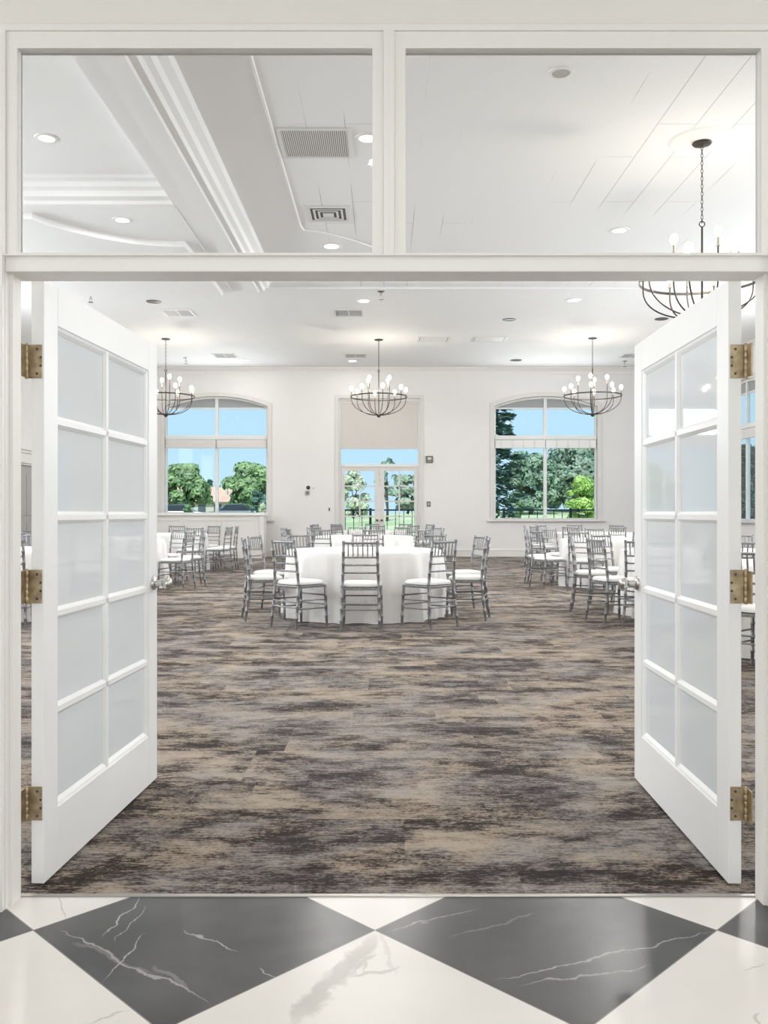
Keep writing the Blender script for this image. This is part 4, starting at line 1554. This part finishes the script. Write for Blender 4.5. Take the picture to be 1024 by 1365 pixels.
def spruce(px, Y, top_py, halfw_px, lab, seed=0, n=4200, size=0.26):
    x = (px-CX)/F*Y
    z0 = gz(x, Y)-0.05
    H = HC+(CY-top_py)/F*Y-z0
    W = halfw_px/F*Y
    root = empty('spruce_tree', (x, Y, z0))
    tag(root, lab, 'tree', 'trees on the lawn')
    rr = random.Random(seed)
    mb = MB()
    brs = []
    for k in range(120):
        t = (k+rr.random())/120
        z = H*(0.06+0.92*t)
        ln = W*(1-t)**0.75*rr.uniform(0.65, 1.12)+0.25
        a = k*2.4+rr.uniform(-.3, .3)
        brs.append((z, ln, a))
    for i in range(n):
        z, ln, a = rr.choice(brs)
        q = math.sqrt(rr.uniform(0.02, 1))
        p = Vector((math.cos(a)*ln*q, math.sin(a)*ln*q, z-0.18*ln*q+0.12*ln*q*q))
        w_ = 0.16*ln*(1-q*0.7)
        p += Vector((-math.sin(a), math.cos(a), 0))*rr.uniform(-w_, w_)+Vector((0, 0, rr.uniform(-0.12, 0.08)))
        d = Vector((math.cos(a), math.sin(a), rr.uniform(-0.6, 0.5))).normalized()
        sd = Vector((-math.sin(a), math.cos(a), rr.uniform(-0.8, 0.8))).normalized()
        s = size*rr.uniform(0.6, 1.25)
        i0 = len(mb.v)
        for (c1, c2) in ((-0.8, 0), (-0.1, -0.32), (1, -0.08), (1, 0.1), (-0.1, 0.32)):
            mb.v.append(tuple(p+d*(c1*s)+sd*(c2*s)))
        mb.f.append(tuple(range(i0, i0+5)))
    mb.build('crown', M['leaf_blue'], root, fix=False)
    tb = MB().tube([(0, 0, 0), (0, 0, H*0.5), (0, 0, H*0.98)], [0.22, 0.13, 0.02], 8)
    for z, ln, a in brs[::4]:
        tb.tube([(0, 0, z), (math.cos(a)*ln*0.9, math.sin(a)*ln*0.9, z-0.07*ln)], [0.035, 0.008], 5)
    tb.build('trunk', M['bark'], root)


# through the window above the bar counter
tree('broad_tree', 240, 78, 619, 42, M['leaf_mid'], 'broad green tree beside the terracotta-roofed house, further from the wall pier', 9000, 0.2, 0.03, 11, blobs=44)
tree('broad_tree', 336, 74, 616, 40, M['leaf_mid'], 'rounded green tree on the pier side of the terracotta-roofed house', 9000, 0.19, 0.03, 12, blobs=44)
tree('broad_tree', 214, 70, 655, 18, M['leaf_blue'], 'dark low tree at the outer jamb of the bar-side window', 3000, 0.17, 0.0, 13)
tree('broad_tree', 345, 60, 645, 14, M['leaf_blue'], 'dark tree in front of the rounded tree', 2500, 0.15, 0.0, 14)
tree('conifer_tree', 279, 150, 637, 6, M['leaf_blue'], 'small pointed conifer rising behind the terracotta roof', 600, 0.45, 0.05, 15)
tree('flowering_bush', 351, 50, 669, 7, M['leaf_pale'], 'pale flowering bush at the foot of the rounded tree', 500, 0.12, 0.0, 17, trunk=False)
tree('flowering_bush', 251, 56, 672, 8, M['leaf_mid'], 'low green bush at the foot of the broad tree', 500, 0.14, 0.0, 18, trunk=False)
# through the tree-filled window
spruce(655, 42, 462, 52, 'tall dark spruce at the jamb of the tree-filled window', 21, 6500, 0.24)
tree('broad_tree', 706, 62, 601, 42, M['leaf_grey'], 'airy grey-green tree between spruce and window mullion', 8000, 0.15, 0.04, 22, blobs=44)
tree('broad_tree', 770, 66, 595, 60, M['leaf_grey'], 'large dense green tree filling the far half of the window', 11000, 0.16, 0.03, 23, blobs=60)
tree('broad_tree', 722, 80, 630, 30, M['leaf_blue'], 'dark blue-green tree behind the airy tree', 4500, 0.2, 0.03, 26, blobs=36)
tree('lime_tree', 783, 44, 634, 30, M['leaf_lime'], 'small bright lime-green tree behind the terrace railing', 5500, 0.09, 0.15, 24, blobs=36)
tree('lime_tree', 692, 46, 662, 12, M['leaf_mid'], 'small green shrub at the foot of the tall spruce', 1600, 0.09, 0.0, 25, trunk=False)
spruce(997, 36, 592, 22, 'dark spruce seen in the slit beside the east door hinges', 27, 2500)
# beyond the exit doors; glass haze put into the first two crowns' colours
tree('broad_tree', 470, 90, 626, 26, M['leaf_pale'], 'pale tree behind the first leaf of the glass exit doors', 4500, 0.22, 0.06, 31)
tree('broad_tree', 543, 84, 634, 26, M['leaf_hazy'], 'grey tree behind the second leaf of the glass exit doors', 4500, 0.2, 0.08, 32)
tree('young_tree', 516, 60, 607, 16, M['leaf_grey'], 'sparse young tree reaching the transom over the exit doors', 420, 0.16, 0.3, 33, blobs=16)

# house with a terracotta roof, and two parked cars
x = (288-CX)/F*120
root = empty('house', (x, 120, gz(x, 120)))
tag(root, 'distant house with terracotta roof between the two broad trees', 'house')
MB().box(-5, 5, -3, 3, 0, 2.3).build('wall', M['housewall'], root)
mb = MB().prism([(-3.6, 2.2), (3.6, 2.2), (0, 4.3)], -5.5, 5.5, 'yz')
mb.build('roof', M['roof'], root)
bx(1.6, 1.9, -2.0, -1.5, 2.6, 4.0).build('chimney', M['housewall'], root)
for k in range(4):
    bx(-3.9+k*2.1, -2.9+k*2.1, -3.06, -2.98, 0.9, 1.9).build('window', M['houseglass'], root)


def car(px, Y, pm, lab, rz):
    x = (px-CX)/F*Y
    root = empty('parked_car', (x, Y, gz(x, Y)), rz)
    tag(root, lab, 'car', 'parked cars')
    body = [(-2.2, 0.3), (-2.25, 0.65), (-2.0, 0.9), (-1.1, 0.98), (1.0, 0.98), (2.0, 0.88), (2.2, 0.6), (2.2, 0.3)]
    MB().prism(body, -0.88, 0.88).build('body', pm, root, bevel=0.08)
    MB().prism([(-1.3, 0.95), (-0.75, 1.42), (0.45, 1.45), (1.2, 0.95)], -0.72, 0.72).build('cabin', M['carglass'], root, bevel=0.05)
    MB().prism([(-0.75, 1.41), (-0.7, 1.46), (0.42, 1.49), (0.47, 1.43)], -0.7, 0.7).build('roof', pm, root)
    for sx_ in (-1.35, 1.35):
        for sy in (-0.8, 0.8):
            MB().lathe([(0.2, sy-0.1), (0.33, sy-0.1), (0.33, sy+0.1), (0.2, sy+0.1)], (sx_, 0, 0.33), 18, 'y').build('wheel', M['tyre'], root)


car(238, 62, M['carpaint'], 'dark navy car parked before the dark low tree', 0.06)
car(318, 64, M['cargrey'], 'grey-blue car parked in front of the distant house', -0.08)
